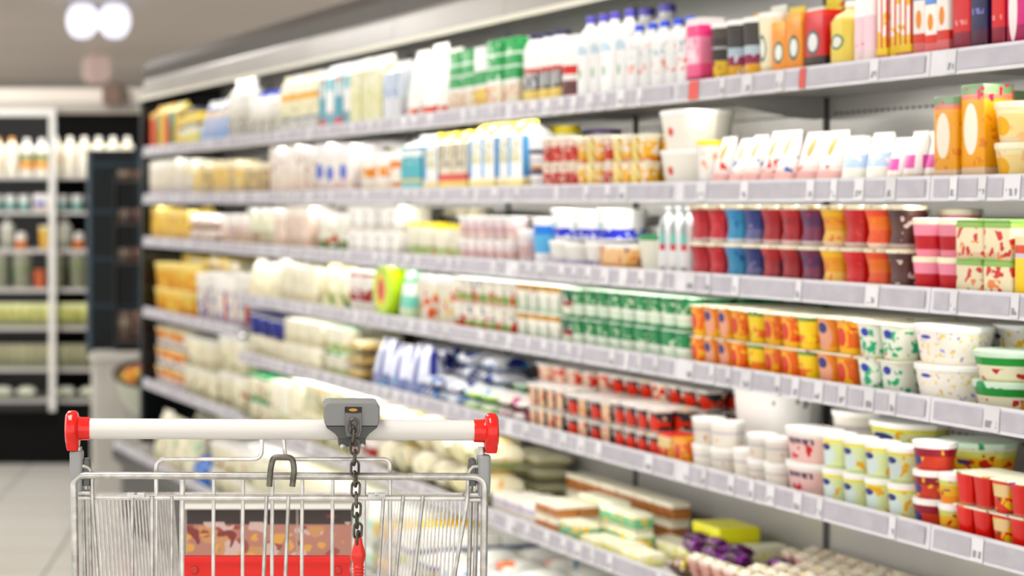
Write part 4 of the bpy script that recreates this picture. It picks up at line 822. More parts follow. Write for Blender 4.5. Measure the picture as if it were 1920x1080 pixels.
run(5, 1000, 1110, 686, multi, [(l['peachside'], lid_bk, l['peachside'])], 'peach coloured cup pack set back', 'yoghurt_multipack', 'yoghurt pack', n=2, tiers=3, d0=.15, gap=.002)
run(5, 1054, 1140, 742, multi, [(l['blackstraw'], lid_bk, l['blackpeach'])], 'black cup pack with fruit', 'yoghurt_multipack', 'yoghurt pack', n=2, tiers=2, gap=.002)
run(5, 1142, 1228, 756, multi, [(l['blackstraw'], lid_bk, l['blackstraw'])], 'black cup pack with red berry', 'yoghurt_multipack', 'yoghurt pack', n=2, tiers=2, gap=.002)
run(5, 1112, 1325, 712, multi, [(l['peachside'], lid_bk, l['blackstraw']), (l['blackstraw'], lid_bk, l['blackstraw'])], 'black and peach cup pack set back', 'yoghurt_multipack', 'yoghurt pack', n=4, tiers=3, d0=.15, gap=.002)
run(5, 1230, 1282, 812, boxp, [l['redmf'], l['tang']], 'small orange printed cup', 'yoghurt_cup', 'cup', n=2, h=.062)
run(5, 1284, 1352, 784, tub, [(l['palecup'], lid_w)], 'pale cup with broad white lid', 'cream_cup', 'cup', n=2, tiers=2)
run(5, 1354, 1386, 838, tub, [(l['palecup'], lid_w)], 'small pale cup', 'cream_cup', 'cup', n=1)
run(5, 1388, 1452, 814, tub, [(l['palecup'], lid_w)], 'pale cup with dark lettering', 'cream_cup', 'cup', n=2, tiers=2)
run(5, 1352, 1470, 744, tub, [(l['bigwhite'], lid_w)], 'big white tub', 'sour_cream_tub', 'tub', n=1, d0=.13, h=.17)
run(5, 1454, 1524, 800, tub, [(l['pinktext'], lid_w)], 'pale pink cup with dark lettering', 'yoghurt_cup', 'cup', n=1, tiers=2, dp=.09)
run(5, 1450, 1530, 768, tub, [(l['pinktext'], lid_w)], 'pale pink tub set back', 'yoghurt_tub', 'tub', n=1, tiers=2, d0=.12)
run(5, 1526, 1690, 822, tub, [(l['greenyel'], lid_w)], 'green and yellow cup', 'yoghurt_cup', 'cup', n=4, tiers=2)
run(5, 1535, 1600, 766, tub, [(l['palecup'], lid_w)], 'white tub between pink and yellow ones', 'yoghurt_tub', 'tub', n=1, tiers=2, d0=.11)
run(5, 1602, 1700, 786, tub, [(l['greenyel'], lid_w)], 'yellow rimmed tub set back', 'yoghurt_tub', 'tub', n=1, tiers=2, d0=.11)
run(5, 1692, 1744, 826, tub, [(l['redblue'], lid_w)], 'red and violet cup', 'yoghurt_cup', 'cup', n=1, tiers=3)
run(5, 1730, 1825, 822, tub, [(l['orfruit'], lid_g)], 'green and orange tub set back', 'yoghurt_tub', 'tub', n=1, tiers=2, d0=.11)
run(5, 1746, 1782, 886, tub, [(l['orfruit'], lid_w)], 'orange printed cup', 'yoghurt_cup', 'cup', n=1, tiers=2)
run(5, 1784, 1850, 884, multi, [(l['redm'], lid_fr, l['redm'])], 'bright red cup pack', 'yoghurt_multipack', 'yoghurt pack', n=1, tiers=2, gap=.002)
run(5, 1852, 1990, 905, multi, [(l['redmf'], lid_fr, l['redm'])], 'red cup pack with yellow fruit', 'yoghurt_multipack', 'yoghurt pack', n=2, tiers=2, gap=.002, mstep=1)
run(5, 1842, 1905, 856, tub, [(l['redmf'], lid_bk)], 'flat black rimmed tub at the back', 'dessert_tub', 'tub', n=1, d0=.17, tiers=2)
# ---------------------------------------------------------------- sixth shelf
run(6, 300, 455, 748, boxp, [l['deckgreen'], l['farwhite']], 'cream box on far section', 'cheese_box', 'box', w=.16, h=.12) if False else None
run(6, 457, 500, 700, tub, [(l['farwhite'], lid_dg)], 'cream tub with green lid', 'curd_tub', 'tub', w=.13, tiers=2)
run(6, 502, 560, 706, boxp, [l['farwhite'], l['clearp']], 'cream and green curd bag', 'curd_bag', 'bag', w=.14, dp=.10)
run(6, 562, 640, 722, tub, [(l['deckgreen'], lid_cr), (l['greendiag'], lid_cr)], 'cream tub with green print', 'curd_tub', 'tub', w=.12, dp=.12, tiers=2)
run(6, 642, 700, 735, tub, [(l['darkredtub'], lid_g)], 'white tub with red label', 'cheese_tub', 'tub', w=.13, tiers=2)
run(6, 702, 800, 772, flow, [l['creambag'], l['greendiag']], 'cream pillow bag', 'cheese_bag', 'bag', w=.14, dp=.12, tiers=2, jit=10)
run(6, 802, 912, 812, flow, [l['creambag'], l['butterpk'], l['greendiag']], 'yellowish pillow bag', 'cheese_bag', 'bag', w=.13, dp=.12, tiers=2, jit=10)
run(6, 560, 720, 742, tub, [(l['beigepink'], lid_cr), (l['redgreen'], lid_cr), (l['darkredtub'], lid_g)], 'cream print tub in the back', 'cheese_tub', 'tub', w=.12, tiers=2, d0=.15)
run(6, 722, 912, 778, flow, [l['beigepink'], l['darkredtub'], l['greendiag']], 'red marked pillow bag in the back', 'cheese_bag', 'bag', w=.13, dp=.12, tiers=2, d0=.16, jit=10)
run(6, 915, 1012, 838, flow, [l['butterpk']], 'pale yellow butter pack', 'butter_pack', 'pack', n=3, dp=.11, tiers=3, d0=.22, jit=4)
run(6, 915, 985, 876, flow, [l['whpurple'], l['purpflow']], 'white and purple pillow bag', 'curd_bag', 'bag', n=2, dp=.10, tiers=1, d0=.13, jit=8)
run(6, 960, 1075, 882, flow, [l['purpflow'], l['yelflow']], 'yellow and purple pillow bag', 'curd_bag', 'bag', n=2, dp=.08, tiers=1, d0=.24, jit=14, h=.06)
run(6, 1296, 1352, 955, boxp, [l['bryellow']], 'bright yellow box', 'snack_box', 'box', n=1, dp=.10, h=.075, d0=.20, jit=3)
run(6, 918, 1000, 955, boxp, [l['lilacbox']], 'cream and lilac box', 'curd_snack_box', 'box', n=3, dp=.055, h=.052, rows=2, jit=1)
run(6, 1002, 1046, 958, boxp, [l['brownbox']], 'cream and brown box', 'curd_snack_box', 'box', n=2, dp=.055, h=.036, tiers=2, rows=2, jit=1)
run(6, 1048, 1085, 985, boxp, [l['greenbox']], 'small cream box with green side', 'curd_snack_box', 'box', n=1, dp=.055, h=.045, jit=2)
run(6, 1060, 1190, 955, boxp, [l['greenbox']], 'cream box with green side', 'curd_snack_box', 'box', n=4, dp=.05, h=.042, d0=.085, tiers=2, jit=1)
run(6, 1060, 1260, 950, boxp, [l['brownbox']], 'cream box with brown side', 'curd_snack_box', 'box', n=6, dp=.05, h=.046, d0=.22, tiers=2, jit=1)
run(6, 1087, 1200, 1010, boxp, [l['paleyel']], 'pale yellow box lying flat', 'curd_snack_box', 'box', n=3, dp=.065, h=.028, jit=1)
run(6, 1200, 1300, 985, boxp, [l['paleyel']], 'long pale box lying flat', 'curd_snack_box', 'box', n=3, dp=.065, h=.03, jit=1, d0=.13)
run(6, 1354, 1402, 968, boxp, [l['paleyel']], 'pale yellow box beside the bright one', 'snack_box', 'box', n=2, dp=.10, h=.048, d0=.215, jit=3)
def heap(sh, x0, x1, d0, d1, fn, mats, desc, name, cat, n, w, dp, h, layers=2, seed=1):
    """loose heap in layers: each piece lies on the piece below"""
    rg = random.Random(seed); uL, uR = U(x0, .1), U(x1, .1); zb = (ZT[sh] if sh != 7 else .352)+BOARD+.001
    BOX0 = list(BOX.get(sh, ()))
    nd = max(1, int((d1-d0)/(dp+.002))); nu = max(1, int((uL-uR)/(w+.002))); c = 0
    for ly in range(layers):
        for a in range(nd):
            for b in range(nu):
                if ly and rg.random() < .35: continue
                if c >= n: return
                sd = rg.randrange(4)
                u = uR+(b+.5)*(uL-uR)/nu; d = d0+(a+.5)*(d1-d0)/nd
                m = mats[rg.randrange(len(mats))]; m = m if isinstance(m, tuple) else (m,)
                z_ = zb+ly*(h*.96)
                if any(abs(u-b_[0]) < (w+b_[3])/2-.006 and abs(d-b_[1]) < (dp+b_[4])/2-.006 and z_ < b_[2]+b_[5]-.003 and b_[2] < z_+h-.003 for b_ in BOX0): continue
                parts = fn(w, dp, h, *m, sd) if fn is flow else fn(w, dp, h, *m)
                place(parts, name, P(u, d, zb+ly*(h*.96)), RZ+rg.uniform(-.22, .22), '%s, %s across, %s deep, %s of heap, %s' % (desc, ORD[b], ORD[a], ['bottom', 'middle', 'top'][ly], SHN[sh]), cat, desc+' on the '+SHN[sh])
                BOX[sh].append((u, d, z_, w, dp, h)); c += 1
heap(6, 1160, 1420, .10, .21, flow, [l['choc']], 'purple wrapped chocolate bar', 'chocolate_bar', 'chocolate', 60, .085, .035, .03, 2, 4)
heap(6, 1200, 1300, .01, .09, flow, [l['brownbag'], l['yelblack']], 'brown clear sweets bag', 'sweets_bag', 'bag', 20, .09, .07, .045, 1, 5)
heap(6, 1302, 1345, .01, .10, flow, [l['yelblack']], 'black and yellow sweets bag', 'sweets_bag', 'bag', 20, .08, .06, .04, 2, 6)
heap(6, 1348, 1660, .012, .345, cone, [(l['conepk'], l['conetop'])], 'pink and cream cone packet', 'cone_packet', 'packet', 300, .046, .046, .062, 1, 7)
# ---------------------------------------------------------------- bottom deck
def deck(x0, x1, d0, **k): pass
run(7, 280, 356, 790, pouch, [l['farwhite'], l['deckgreen']], 'cream bag with green marks', 'cheese_bag', 'bag', w=.18, dp=.13, h=.225, d0=-.10, rows=2, jit=6)
run(7, 358, 384, 822, bottle, [(mat('blue_bottle_plastic', (30, 110, 200), .3), lid_b)], 'blue bottle on the bottom deck', 'drink_bottle', 'bottle', n=1, dp=.1, h=.12, d0=-.10)
run(7, 386, 470, 800, tub, [(l['farwhite'], lid_w)], 'white tub beside the blue bottle', 'cheese_tub', 'tub', w=.15, h=.10, d0=-.10, rows=2, tiers=2)
run(7, 472, 590, 850, boxp, [l['deckgreen']], 'cream pack with green print', 'cheese_pack', 'pack', w=.15, dp=.13, h=.095, d0=-.10, rows=3, tiers=2)
run(7, 592, 700, 850, boxp, [l['deckteal']], 'white pack with teal print', 'cheese_pack', 'pack', w=.15, dp=.13, h=.092, d0=-.10, rows=3, tiers=2)
run(7, 702, 770, 880, boxp, [l['deckyel'], l['deckblue']], 'yellow and orange pack', 'cheese_pack', 'pack', w=.13, dp=.13, h=.085, d0=-.10, rows=3, tiers=2)
run(7, 772, 900, 900, flow, [l['deckblue'], l['deckwhite']], 'white pillow bag with blue band', 'curd_bag', 'bag', w=.14, dp=.14, h=.07, d0=-.10, rows=3, tiers=2, jit=8)
run(7, 902, 1250, 1030, flow, [l['deckwhite']], 'flat white bag with orange print', 'curd_bag', 'bag', w=.15, dp=.15, h=.05, d0=-.10, rows=3, tiers=2, jit=10)
run(15, 456, 457, 700, boxp, [l['farwhite']], 'spare', 'x', 'x') if False else None

# ---------------------------------------------------------------- bottle fridge facing the aisle end
FS, FY = F/10.8, 10.8
def FX(x, y=10.8): return (x-PX)/F*y
def FZ(yy, y=10.8): return CH-(yy-PY)/F*y
m_fdark = mat('fridge_interior_black', (12, 12, 12), .7, spec=.15); m_ffr = mat('fridge_white_frame', (236, 234, 228), .35)
m_fascia = noisy('fridge_fascia', (236, 226, 212), (226, 216, 204), 1.5, .4)
fr = tag(empty('bottle_fridge', (0, FY, 0)), 'tall black drinks fridge with white door frame at the aisle end', 'fridge')
fx0, fx1 = -2.6, -.55
def fbox(n, a, b, c, d, e, f_, m, par=fr): return link(n, MB().box(a, b, c, d, e, f_).mesh(n, m, False), par)
fbox('back_panel', fx0, fx1, .55, .6, 0, 2.0, m_fdark)
fbox('side_panel', fx0-.04, fx0, 0, .6, 0, 2.0, m_fdark); fbox('side_panel', fx1, fx1+.04, 0, .6, 0, 2.0, m_fdark)
fbox('base_panel', fx0, fx1, .02, .55, 0, .30, mat('fridge_base_black', (8, 8, 8), .7, spec=.15))
fbox('fascia', fx0-.04, fx1+.04, -.02, .6, FZ(192), FZ(166), m_fascia)
fbox('fascia_trim', fx0-.04, fx1+.04, -.01, .58, FZ(205), FZ(192)-.001, mat('fascia_trim_grey', (190, 184, 176), .4))
fbox('light_strip', fx0, fx1, .02, .06, FZ(205)-.02, FZ(205)-.002, m_fascia)
m_fshelf = mat('fridge_shelf_edge', (206, 202, 196), .4)
FR = [(328, 'top'), (395, 'second'), (467, 'third'), (541, 'fourth'), (613, 'fifth'), (691, 'sixth'), (750, 'lowest')]
for yy, nm in FR: fbox('shelf', fx0+.002, fx1-.002, .06, .54, FZ(yy)-.022, FZ(yy)-.002, m_fshelf)
door = empty('glass_door', (0, -.0305, 0)); door.parent = fr
xa, xb = -1.93, FX(105)
door_parts = [('door_stile', xb-.035, xb, .0, .03, FZ(770), FZ(205)), ('door_stile', xa, xa+.035, .0, .03, FZ(770), FZ(205)), ('door_rail', xa+.036, xb-.036, 0, .03, FZ(218), FZ(205)), ('door_rail', xa+.036, xb-.036, 0, .03, FZ(770), FZ(770)+.03)]
for k_, (n_, a, b, c, d, e, f_) in enumerate(door_parts): fbox(n_, a, b, c, d, e, f_, m_ffr if k_ < 3 else mat('door_foot_rail_black', (14, 14, 14), .5), door)
gm = bpy.data.materials.new('door_glass'); gm.use_nodes = True; nt = gm.node_tree; nt.nodes.clear()
out = nt.nodes.new('ShaderNodeOutputMaterial'); mx = nt.nodes.new('ShaderNodeMixShader'); tr = nt.nodes.new('ShaderNodeBsdfTransparent'); gl = nt.nodes.new('ShaderNodeBsdfGlossy')
gl.inputs['Roughness'].default_value = .03; mx.inputs[0].default_value = .012
nt.links.new(tr.outputs[0], mx.inputs[1]); nt.links.new(gl.outputs[0], mx.inputs[2]); nt.links.new(mx.outputs[0], out.inputs[0])
fbox('glass_pane', xa+.036, xb-.036, .012, .018, FZ(770)+.031, FZ(218), gm, door)
area('fridge_strip_light', (-1.3, FY+.04, FZ(205)-.03), (math.radians(28), 0, 0), 2.0, .03, 4.5)
FRY = FY+.08
def frun(yy, px0, px1, step, fn, h, mats, desc, name, cat, w, dp=None, y0=0.0, nm='top', rows=1):
    x = px0; i = 0
    while x < px1:
        m = mats[i % len(mats)]; m = m if isinstance(m, tuple) else (m,)
        parts = fn(w, dp or w, h, *m)
        for r_ in range(rows):
            X = FX(x, FRY)
            if X+w/2 < fx1-.002:
                lab = '%s, %s from left%s, %s fridge shelf' % (desc, ORD[min(i, 35)], ' in second row' if r_ else '', nm)
                place(parts, name, (X, FRY+w/2+y0+r_*(w+.004), FZ(yy)-.0005), 0, lab, cat, desc+' on the '+nm+' fridge shelf')
        x += step; i += 1
fb1 = pr('white_orange_bottle', [(0, (240, 236, 220)), (.25, (250, 246, 232)), (.85, (250, 240, 214))], blobs=[((236, 190, 110), 16, .26, .2, .8)])
fb2 = pr('white_green_label_bottle', [(0, (244, 240, 228)), (.18, (240, 170, 90)), (.42, (120, 140, 90)), (.66, (250, 246, 236))], blobs=[((236, 226, 206), 24, .3, .2, .66)])
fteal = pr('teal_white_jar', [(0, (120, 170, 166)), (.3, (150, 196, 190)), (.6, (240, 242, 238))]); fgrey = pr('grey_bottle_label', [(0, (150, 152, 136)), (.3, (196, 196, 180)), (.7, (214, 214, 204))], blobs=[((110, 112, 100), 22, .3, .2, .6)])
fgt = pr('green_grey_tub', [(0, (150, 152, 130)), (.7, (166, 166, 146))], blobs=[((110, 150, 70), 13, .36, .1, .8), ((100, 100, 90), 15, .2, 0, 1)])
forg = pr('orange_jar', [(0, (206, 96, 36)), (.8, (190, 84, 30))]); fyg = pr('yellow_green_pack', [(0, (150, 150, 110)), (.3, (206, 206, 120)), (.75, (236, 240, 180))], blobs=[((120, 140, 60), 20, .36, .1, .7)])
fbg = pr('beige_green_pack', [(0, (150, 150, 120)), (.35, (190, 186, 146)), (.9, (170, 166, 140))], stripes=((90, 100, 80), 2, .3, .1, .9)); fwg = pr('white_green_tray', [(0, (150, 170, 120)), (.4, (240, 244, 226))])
forw = pr('orange_white_cup', [(0, (226, 130, 70)), (.55, (240, 236, 226))])
capo = mat('orange_cap', (240, 170, 90), .4)
frun(328, -60, 36, 27, bottle, .205, [(fb1, capo)], 'white bottle with orange cap', 'drink_bottle', 'bottle', .070, nm='top', y0=0)
frun(328, 49, 92, 28, bottle, .20, [(fb2, lid_w)], 'white bottle with orange and green label', 'drink_bottle', 'bottle', .072, nm='top')
frun(328, 103, 240, 27, bottle, .21, [(fb1, lid_w)], 'plain white milk bottle', 'milk_bottle', 'bottle', .072, nm='top')
frun(395, -60, 58, 26, tub, .085, [(fteal, lid_w)], 'teal and white jar', 'yoghurt_jar', 'jar', .062, nm='second')
frun(395, 78, 96, 60, boxp, .09, [l['whiteblue']], 'white pack with blue label', 'curd_pack', 'pack', .10, dp=.06, nm='second')
frun(395, 118, 250, 26, tub, .085, [(fteal, lid_w)], 'teal jar near the tiled wall', 'yoghurt_jar', 'jar', .062, nm='second')
frun(467, -30, 30, 42, bottle, .165, [(fgrey, lid_w)], 'grey labelled bottle', 'drink_bottle', 'bottle', .075, nm='third')
frun(467, 38, 42, 60, wide, .09, [(forw, lid_w)], 'orange and white cup', 'drink_bottle', 'bottle', .062, nm='third')
frun(467, 82, 90, 60, tub, .125, [(l['goldlid'], lid_cr)], 'beige cup by the door frame', 'yoghurt_cup', 'cup', .06, nm='third')
frun(467, 120, 124, 60, bottle, .165, [(fgrey, lid_w)], 'grey bottle right of the frame', 'drink_bottle', 'bottle', .075, nm='third')
frun(467, 147, 150, 60, wide, .09, [(forw, lid_w)], 'orange cup right of the frame', 'drink_bottle', 'bottle', .062, nm='third')
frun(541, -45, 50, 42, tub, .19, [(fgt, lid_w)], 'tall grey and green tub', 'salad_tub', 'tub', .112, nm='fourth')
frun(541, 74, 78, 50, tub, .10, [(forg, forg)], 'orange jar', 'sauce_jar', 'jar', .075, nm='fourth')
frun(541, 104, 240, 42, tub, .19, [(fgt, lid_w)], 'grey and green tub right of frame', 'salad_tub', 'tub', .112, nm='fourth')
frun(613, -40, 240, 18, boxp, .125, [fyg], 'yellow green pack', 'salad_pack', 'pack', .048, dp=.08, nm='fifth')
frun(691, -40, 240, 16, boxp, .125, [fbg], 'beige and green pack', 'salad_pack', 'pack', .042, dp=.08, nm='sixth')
frun(750, -40, 92, 44, flow, .06, [fwg], 'white and green tray', 'salad_tray', 'tray', .12, dp=.1, nm='lowest')
frun(750, 122, 240, 44, flow, .06, [fwg], 'white tray right of the frame', 'salad_tray', 'tray', .12, dp=.1, nm='lowest')
# brown box on the fridge corner
bb = empty('junction_box', (FX(214), -.068, FZ(178))); bb.parent = fr
link('housing', MB().loft([(-.055, .11, .09, .01), (.045, .11, .09, .01), (.05, .10, .08, .01)]).mesh('housing', mat('brown_box_paint', (116, 92, 78), .5), False), bb)
link('cover', MB().loft([(.0502, .09, .07, .01), (.058, .09, .07, .01)]).mesh('cover', mat('brown_cover', (96, 76, 66), .5), False), bb)

# dark tiled partition and grey counter with a round bowl
def tile_mat():
    m = mat('dark_wall_tiles', (30, 38, 42), .10, spec=.12); t = NT(m); b = t.n['Principled BSDF']
    tc = t.new('ShaderNodeTexCoord'); mp = t.new('ShaderNodeMapping'); mp.inputs['Rotation'].default_value = (PI/2, 0, 0)
    t.l.new(tc.outputs['Object'], mp.inputs[0])
    br = t.new('ShaderNodeTexBrick'); t.l.new(mp.outputs[0], br.inputs['Vector']); br.offset = 0
    br.inputs['Scale'].default_value = 1; br.inputs['Brick Width'].default_value = .236; br.inputs['Row Height'].default_value = .236; br.inputs['Mortar Size'].default_value = .011
    br.inputs['Color1'].default_value = rgba((16, 20, 22)); br.inputs['Color2'].default_value = rgba((20, 24, 26)); br.inputs['Mortar'].default_value = rgba((36, 54, 64))
    t.l.new(br.outputs[0], b.inputs['Base Color']); return m
tp = tag(empty('tiled_partition', (FX(170, 10.0), 10.0, .66)), 'low partition clad in glossy dark blue-grey tiles behind the grey counter', 'partition')
link('tiled_face', MB().box(0, .75, 0, .03, 0, FZ(281, 10.0)-.66).mesh('tiled_face', tile_mat(), False), tp)
link('frame_post', MB().box(-.02, -.001, -.005, .04, 0, FZ(281, 10.0)-.66).mesh('frame_post', mat('post_blue_grey', (58, 74, 84), .3), False), tp)
rk = tag(empty('reflection_rack', (FX(216, 9.9), 9.9, 0)), 'added dim rack standing in for brown reflections in the dark tiles', 'rack')  # added rack and packs stand in for product reflections in the tiles
m_rk = mat('reflection_rack_dark', (70, 66, 62), .4)
for yy, nm in ((338, 'top'), (418, 'second'), (492, 'third'), (640, 'lowest')):
    zz = FZ(yy, 9.9)
    link('reflection_shelf', MB().box(0, .17, .0, .09, zz-.008, zz).mesh('reflection_shelf', m_rk, False), rk)
    for j in range(2):
        pk = boxp(.068, .05, {'top': .05, 'second': .07, 'third': .07, 'lowest': .15}[nm], [pr('beige_reflection', [(0, (96, 80, 70)), (.5, (140, 126, 108)), (.8, (110, 92, 80))], blobs=[((70, 54, 50), 20, .35, 0, 1)]), pr('brown_reflection', [(0, (86, 58, 52)), (.6, (112, 78, 70))], blobs=[((140, 124, 108), 22, .3, 0, 1)])][(j+yy) % 2])
        place(pk, 'reflection_pack', (FX(216, 9.9)+.045+j*.078, 9.945, zz+.0005), 0, 'dim brown reflection shape, %s on %s level before the dark tiles' % (ORD[j], nm), 'pack', 'reflection shapes before the dark tiles')
link('reflection_post', MB().box(-.004, .0, .0, .09, FZ(660, 9.9), FZ(325, 9.9)).mesh('reflection_post', m_rk, False), rk); link('reflection_post', MB().box(.17, .174, .0, .09, FZ(660, 9.9), FZ(325, 9.9)).mesh('reflection_post', m_rk, False), rk)
ct = tag(empty('serving_counter', (FX(170, 9.7), 9.7, 0)), 'pale grey serving counter under the dark tiles beside the fridge', 'counter')
m_ct = noisy('counter_grey', (196, 192, 184), (180, 177, 170), 3, .4)
link('counter_body', MB().loft([(0, .74, .42, .03, .37, .21), (FZ(664, 9.7)-.03, .74, .42, .03, .37, .21)]).mesh('counter_body', m_ct, False), ct)
link('counter_top', MB().loft([(FZ(664, 9.7)-.029, .76, .44, .03, .37, .21), (FZ(664, 9.7), .76, .44, .03, .37, .21)]).mesh('counter_top', mat('counter_top_grey', (206, 202, 194), .35), False), ct)
bc = Vector((FX(282, 9.35), 9.35, 0))
bw = tag(empty('produce_bowl', bc), 'large round dark rimmed bowl on a pale stand at the end of the case', 'bowl')
Mb = Matrix.Translation((0, 0, FZ(700, 9.35))) @ Matrix.Rotation(math.radians(17), 4, 'X')
link('bowl', MB().lathe([(.05, -.20), (.11, -.17), (.158, -.09), (.17, -.01), (.17, 0), (.16, 0), (.15, -.05), (.02, -.055)], seg=32).xf(Mb).mesh('bowl', noisy('bowl_cream', (206, 210, 190), (190, 194, 176), 4, .35)), bw)
link('rim', MB().lathe([(.158, -.004), (.176, -.004), (.178, .006), (.160, .008), (.158, -.004)], seg=32, caps=False).xf(Mb).mesh('rim', mat('bowl_rim_dark', (74, 66, 56), .4)), bw)
link('stand', MB().loft([(0, .24, .24, .12), (.03, .22, .22, .11), (.05, .1, .1, .05), (.42, .1, .1, .05)]).mesh('stand', m_ct), bw)
rg = random.Random(5); k = 0
fm = [(mat('orange_fruit', (236, 140, 40), .45), 'orange'), (mat('yellow_fruit', (240, 186, 60), .45), 'yellow'), (mat('red_fruit', (206, 90, 50), .45), 'red'), (mat('green_fruit', (96, 110, 60), .45), 'green')]
for ring, (rad, n_) in enumerate(((0.0, 1), (.058, 6), (.112, 10))):
    for j in range(n_):
        a = 2*PI*j/n_+ring; mm, cn_ = fm[rg.choice([0, 0, 1, 1, 2, 3])]
        p = Mb @ Vector((rad*math.cos(a), rad*math.sin(a), -.022+.012*(2-ring)))
        me = cached(('fruit', cn_), lambda mm=mm: MB().lathe([(.004, -.026), (.018, -.022), (.027, -.008), (.0285, .004), (.022, .019), (.010, .026), (.004, .0235)], seg=16).mesh('fruit', mm))
        f_ = link('tangerine' if cn_ in ('orange', 'yellow') else 'tomato', me, None, bc+p)
        tag(f_, '%s fruit, %s in the %s of the round bowl' % (cn_, ORD[j], ['centre', 'inner ring', 'outer ring'][ring]), 'fruit', 'fruit in the round bowl')

# ---------------------------------------------------------------- shopping cart (sharp foreground)
ZC = 2.478
def C(x, y, dy=0.0):
    z = ZC+dy; return Vector(((x-PX)/F*z, z, CH-(y-PY)/F*z))
cart = tag(empty('shopping_cart', (C(527, 800).x, ZC+.4, 0)), 'steel wire shopping cart with a white push handle and red end caps', 'shopping cart')
o0 = Vector(cart.location)
def cl(name, mb, m, par=cart, smooth=True):
    mb.v = [v-o0 for v in mb.v]
    return link(name, mb.mesh(name, m, smooth), par)
q = 1/1509.0                                          # metres per pixel at the handle
m_handle = mat('handle_white_plastic', (222, 220, 214), .22); m_red = mat('glossy_red_plastic', (226, 26, 18), .12)
m_sleeve = mat('grey_plastic_sleeve', (150, 152, 152), .4); m_lockg = mat('lock_grey_plastic', (128, 129, 128), .42); m_lockd = mat('lock_dark_plastic', (74, 74, 70), .4)
pl, pr_ = C(166, 803.5), C(891, 807)
cl('handle', MB().tube([pl, pr_], 19.3*q, 28), m_handle)
def capmesh(x, y, s):
    c = C(x, y)
    # collar then a broad faceted flange; s = outward direction
    pf = [(21.0*q, -1*q), (21.6*q, 1*q), (21.8*q, 16*q), (23*q, 20*q), (30*q, 22*q), (33.5*q, 26*q), (34.5*q, 32*q), (33*q, 40*q), (28*q, 44*q), (15*q, 45*q)]
    return MB().lathe([(r, s*z) for r, z in (pf if s > 0 else pf)], (c.x, c.y, c.z), 'x', 24), c
for x, y, s in ((168, 803.5, -1), (889, 808, 1)):
    mb, c = capmesh(x, y, s)
    if s < 0: mb.f = [list(reversed(f)) for f in mb.f]
    # skirt reaching down around the post
    cap = cl('end_cap', mb, m_red)
    sk = MB().loft([(-40*q, 20*q, 34*q, 6*q), (-32*q, 24*q, 44*q, 9*q), (-10*q, 25*q, 50*q, 9*q)], 20)
    sk.v = [v+c+Vector((s*31*q, 0, 0)) for v in sk.v]
    cl('cap_skirt', sk, m_red, cap)
    cap.children[0].matrix_parent_inverse = Matrix.Identity(4)
# posts, sleeves and the dark hooks
for x, s in ((146, -1), (904, 1)):
    tp_, bt = (830, 905)
    pm = MB().tube([C(x-s*1, 838, .0), C(x-s*2, 870, .0)], 7*q, 12)
    cl('handle_post', pm, m_steel)
    xs = 144 if s < 0 else 907
    sl = MB().loft([(-75*q, 21*q, 30*q, 6*q), (-45*q, 24*q, 34*q, 7*q), (-3*q, 25*q, 36*q, 8*q), (0, 22*q, 32*q, 8*q)], 20)
    sl.v = [v+C(xs, 845 if s < 0 else 853, .0)+Vector((0, 0, 0)) for v in sl.v]
    cl('post_sleeve', sl, m_sleeve)
    bx = C(163 if s < 0 else 885, 868, .0)
    nb = MB().loft([(-42*q, 14*q, 22*q, 4*q), (-8*q, 16*q, 24*q, 5*q), (6*q, 14*q, 22*q, 6*q), (9*q, 9*q, 16*q, 4*q)], 16); nb.v = [v+bx for v in nb.v]
    cl('hinge_hook', nb, mat('hook_dark_plastic', (86, 88, 86), .4))
    cl('hook_wire', MB().tube(rounded([C(x-s*4, 874, -.006), C(x-s*20, 875, -.006), C(x-s*27, 890, -.006), C(x-s*27, 935, -.006), (C(186, 1120, -.004) if s < 0 else C(845, 1120, -.004)), (C(196, 1300, .0) if s < 0 else C(825, 1300, 0))], .012), 3.9*q, 10), m_steel)
# top rim: flattened tube that bends down into the two side posts
rim = [C(146, 1420, .06), C(134, 900, .0)]
rimpts = rounded([C(150, 1500, .02), C(141, 1060, -.008), C(138.5, 891, -.008), C(909, 894, -.008), C(907, 1060, -.008), C(898, 1500, .02)], 24*q, 8)
cl('top_rim', MB().tube(rimpts, 7.0*q, 14), m_steel)
# hinge bar of the rear flap with its clips
cl('flap_bar', MB().tube([C(170, 932, .004), C(872, 934, .004)], 5.6*q, 12), m_bright)
for x, y in ((255, 928), (706, 930)):
    c = C(x, y, -.003)
    cm = MB().add(*[[], []])
    cm.box(c.x-16*q, c.x-3*q, c.y-6*q, c.y+6*q, c.z-5*q, c.z+5*q); cm.box(c.x+3*q, c.x+16*q, c.y-6*q, c.y+6*q, c.z-5*q, c.z+5*q); cm.box(c.x-4*q, c.x+4*q, c.y-5*q, c.y+6*q, c.z-5*q, c.z+1*q)
    cl('bar_clip', cm, m_steel, cart, False)
# flap rods (hang from the hinge bar)
for x, r_, dx in ((248, 3.2, 0), (285, 4.3, 0), (322, 2.9, 0), (500, 3.6, -6), (541, 3.6, -6), (719, 3.7, -10), (756, 3.7, -14), (793, 3.7, -17)):
    cl('flap_rod', MB().tube([C(x, 930, .0), C(x+dx*1.0, 1080, .0), C(x+dx*3, 1500, .0)], r_*q, 10), m_steel)
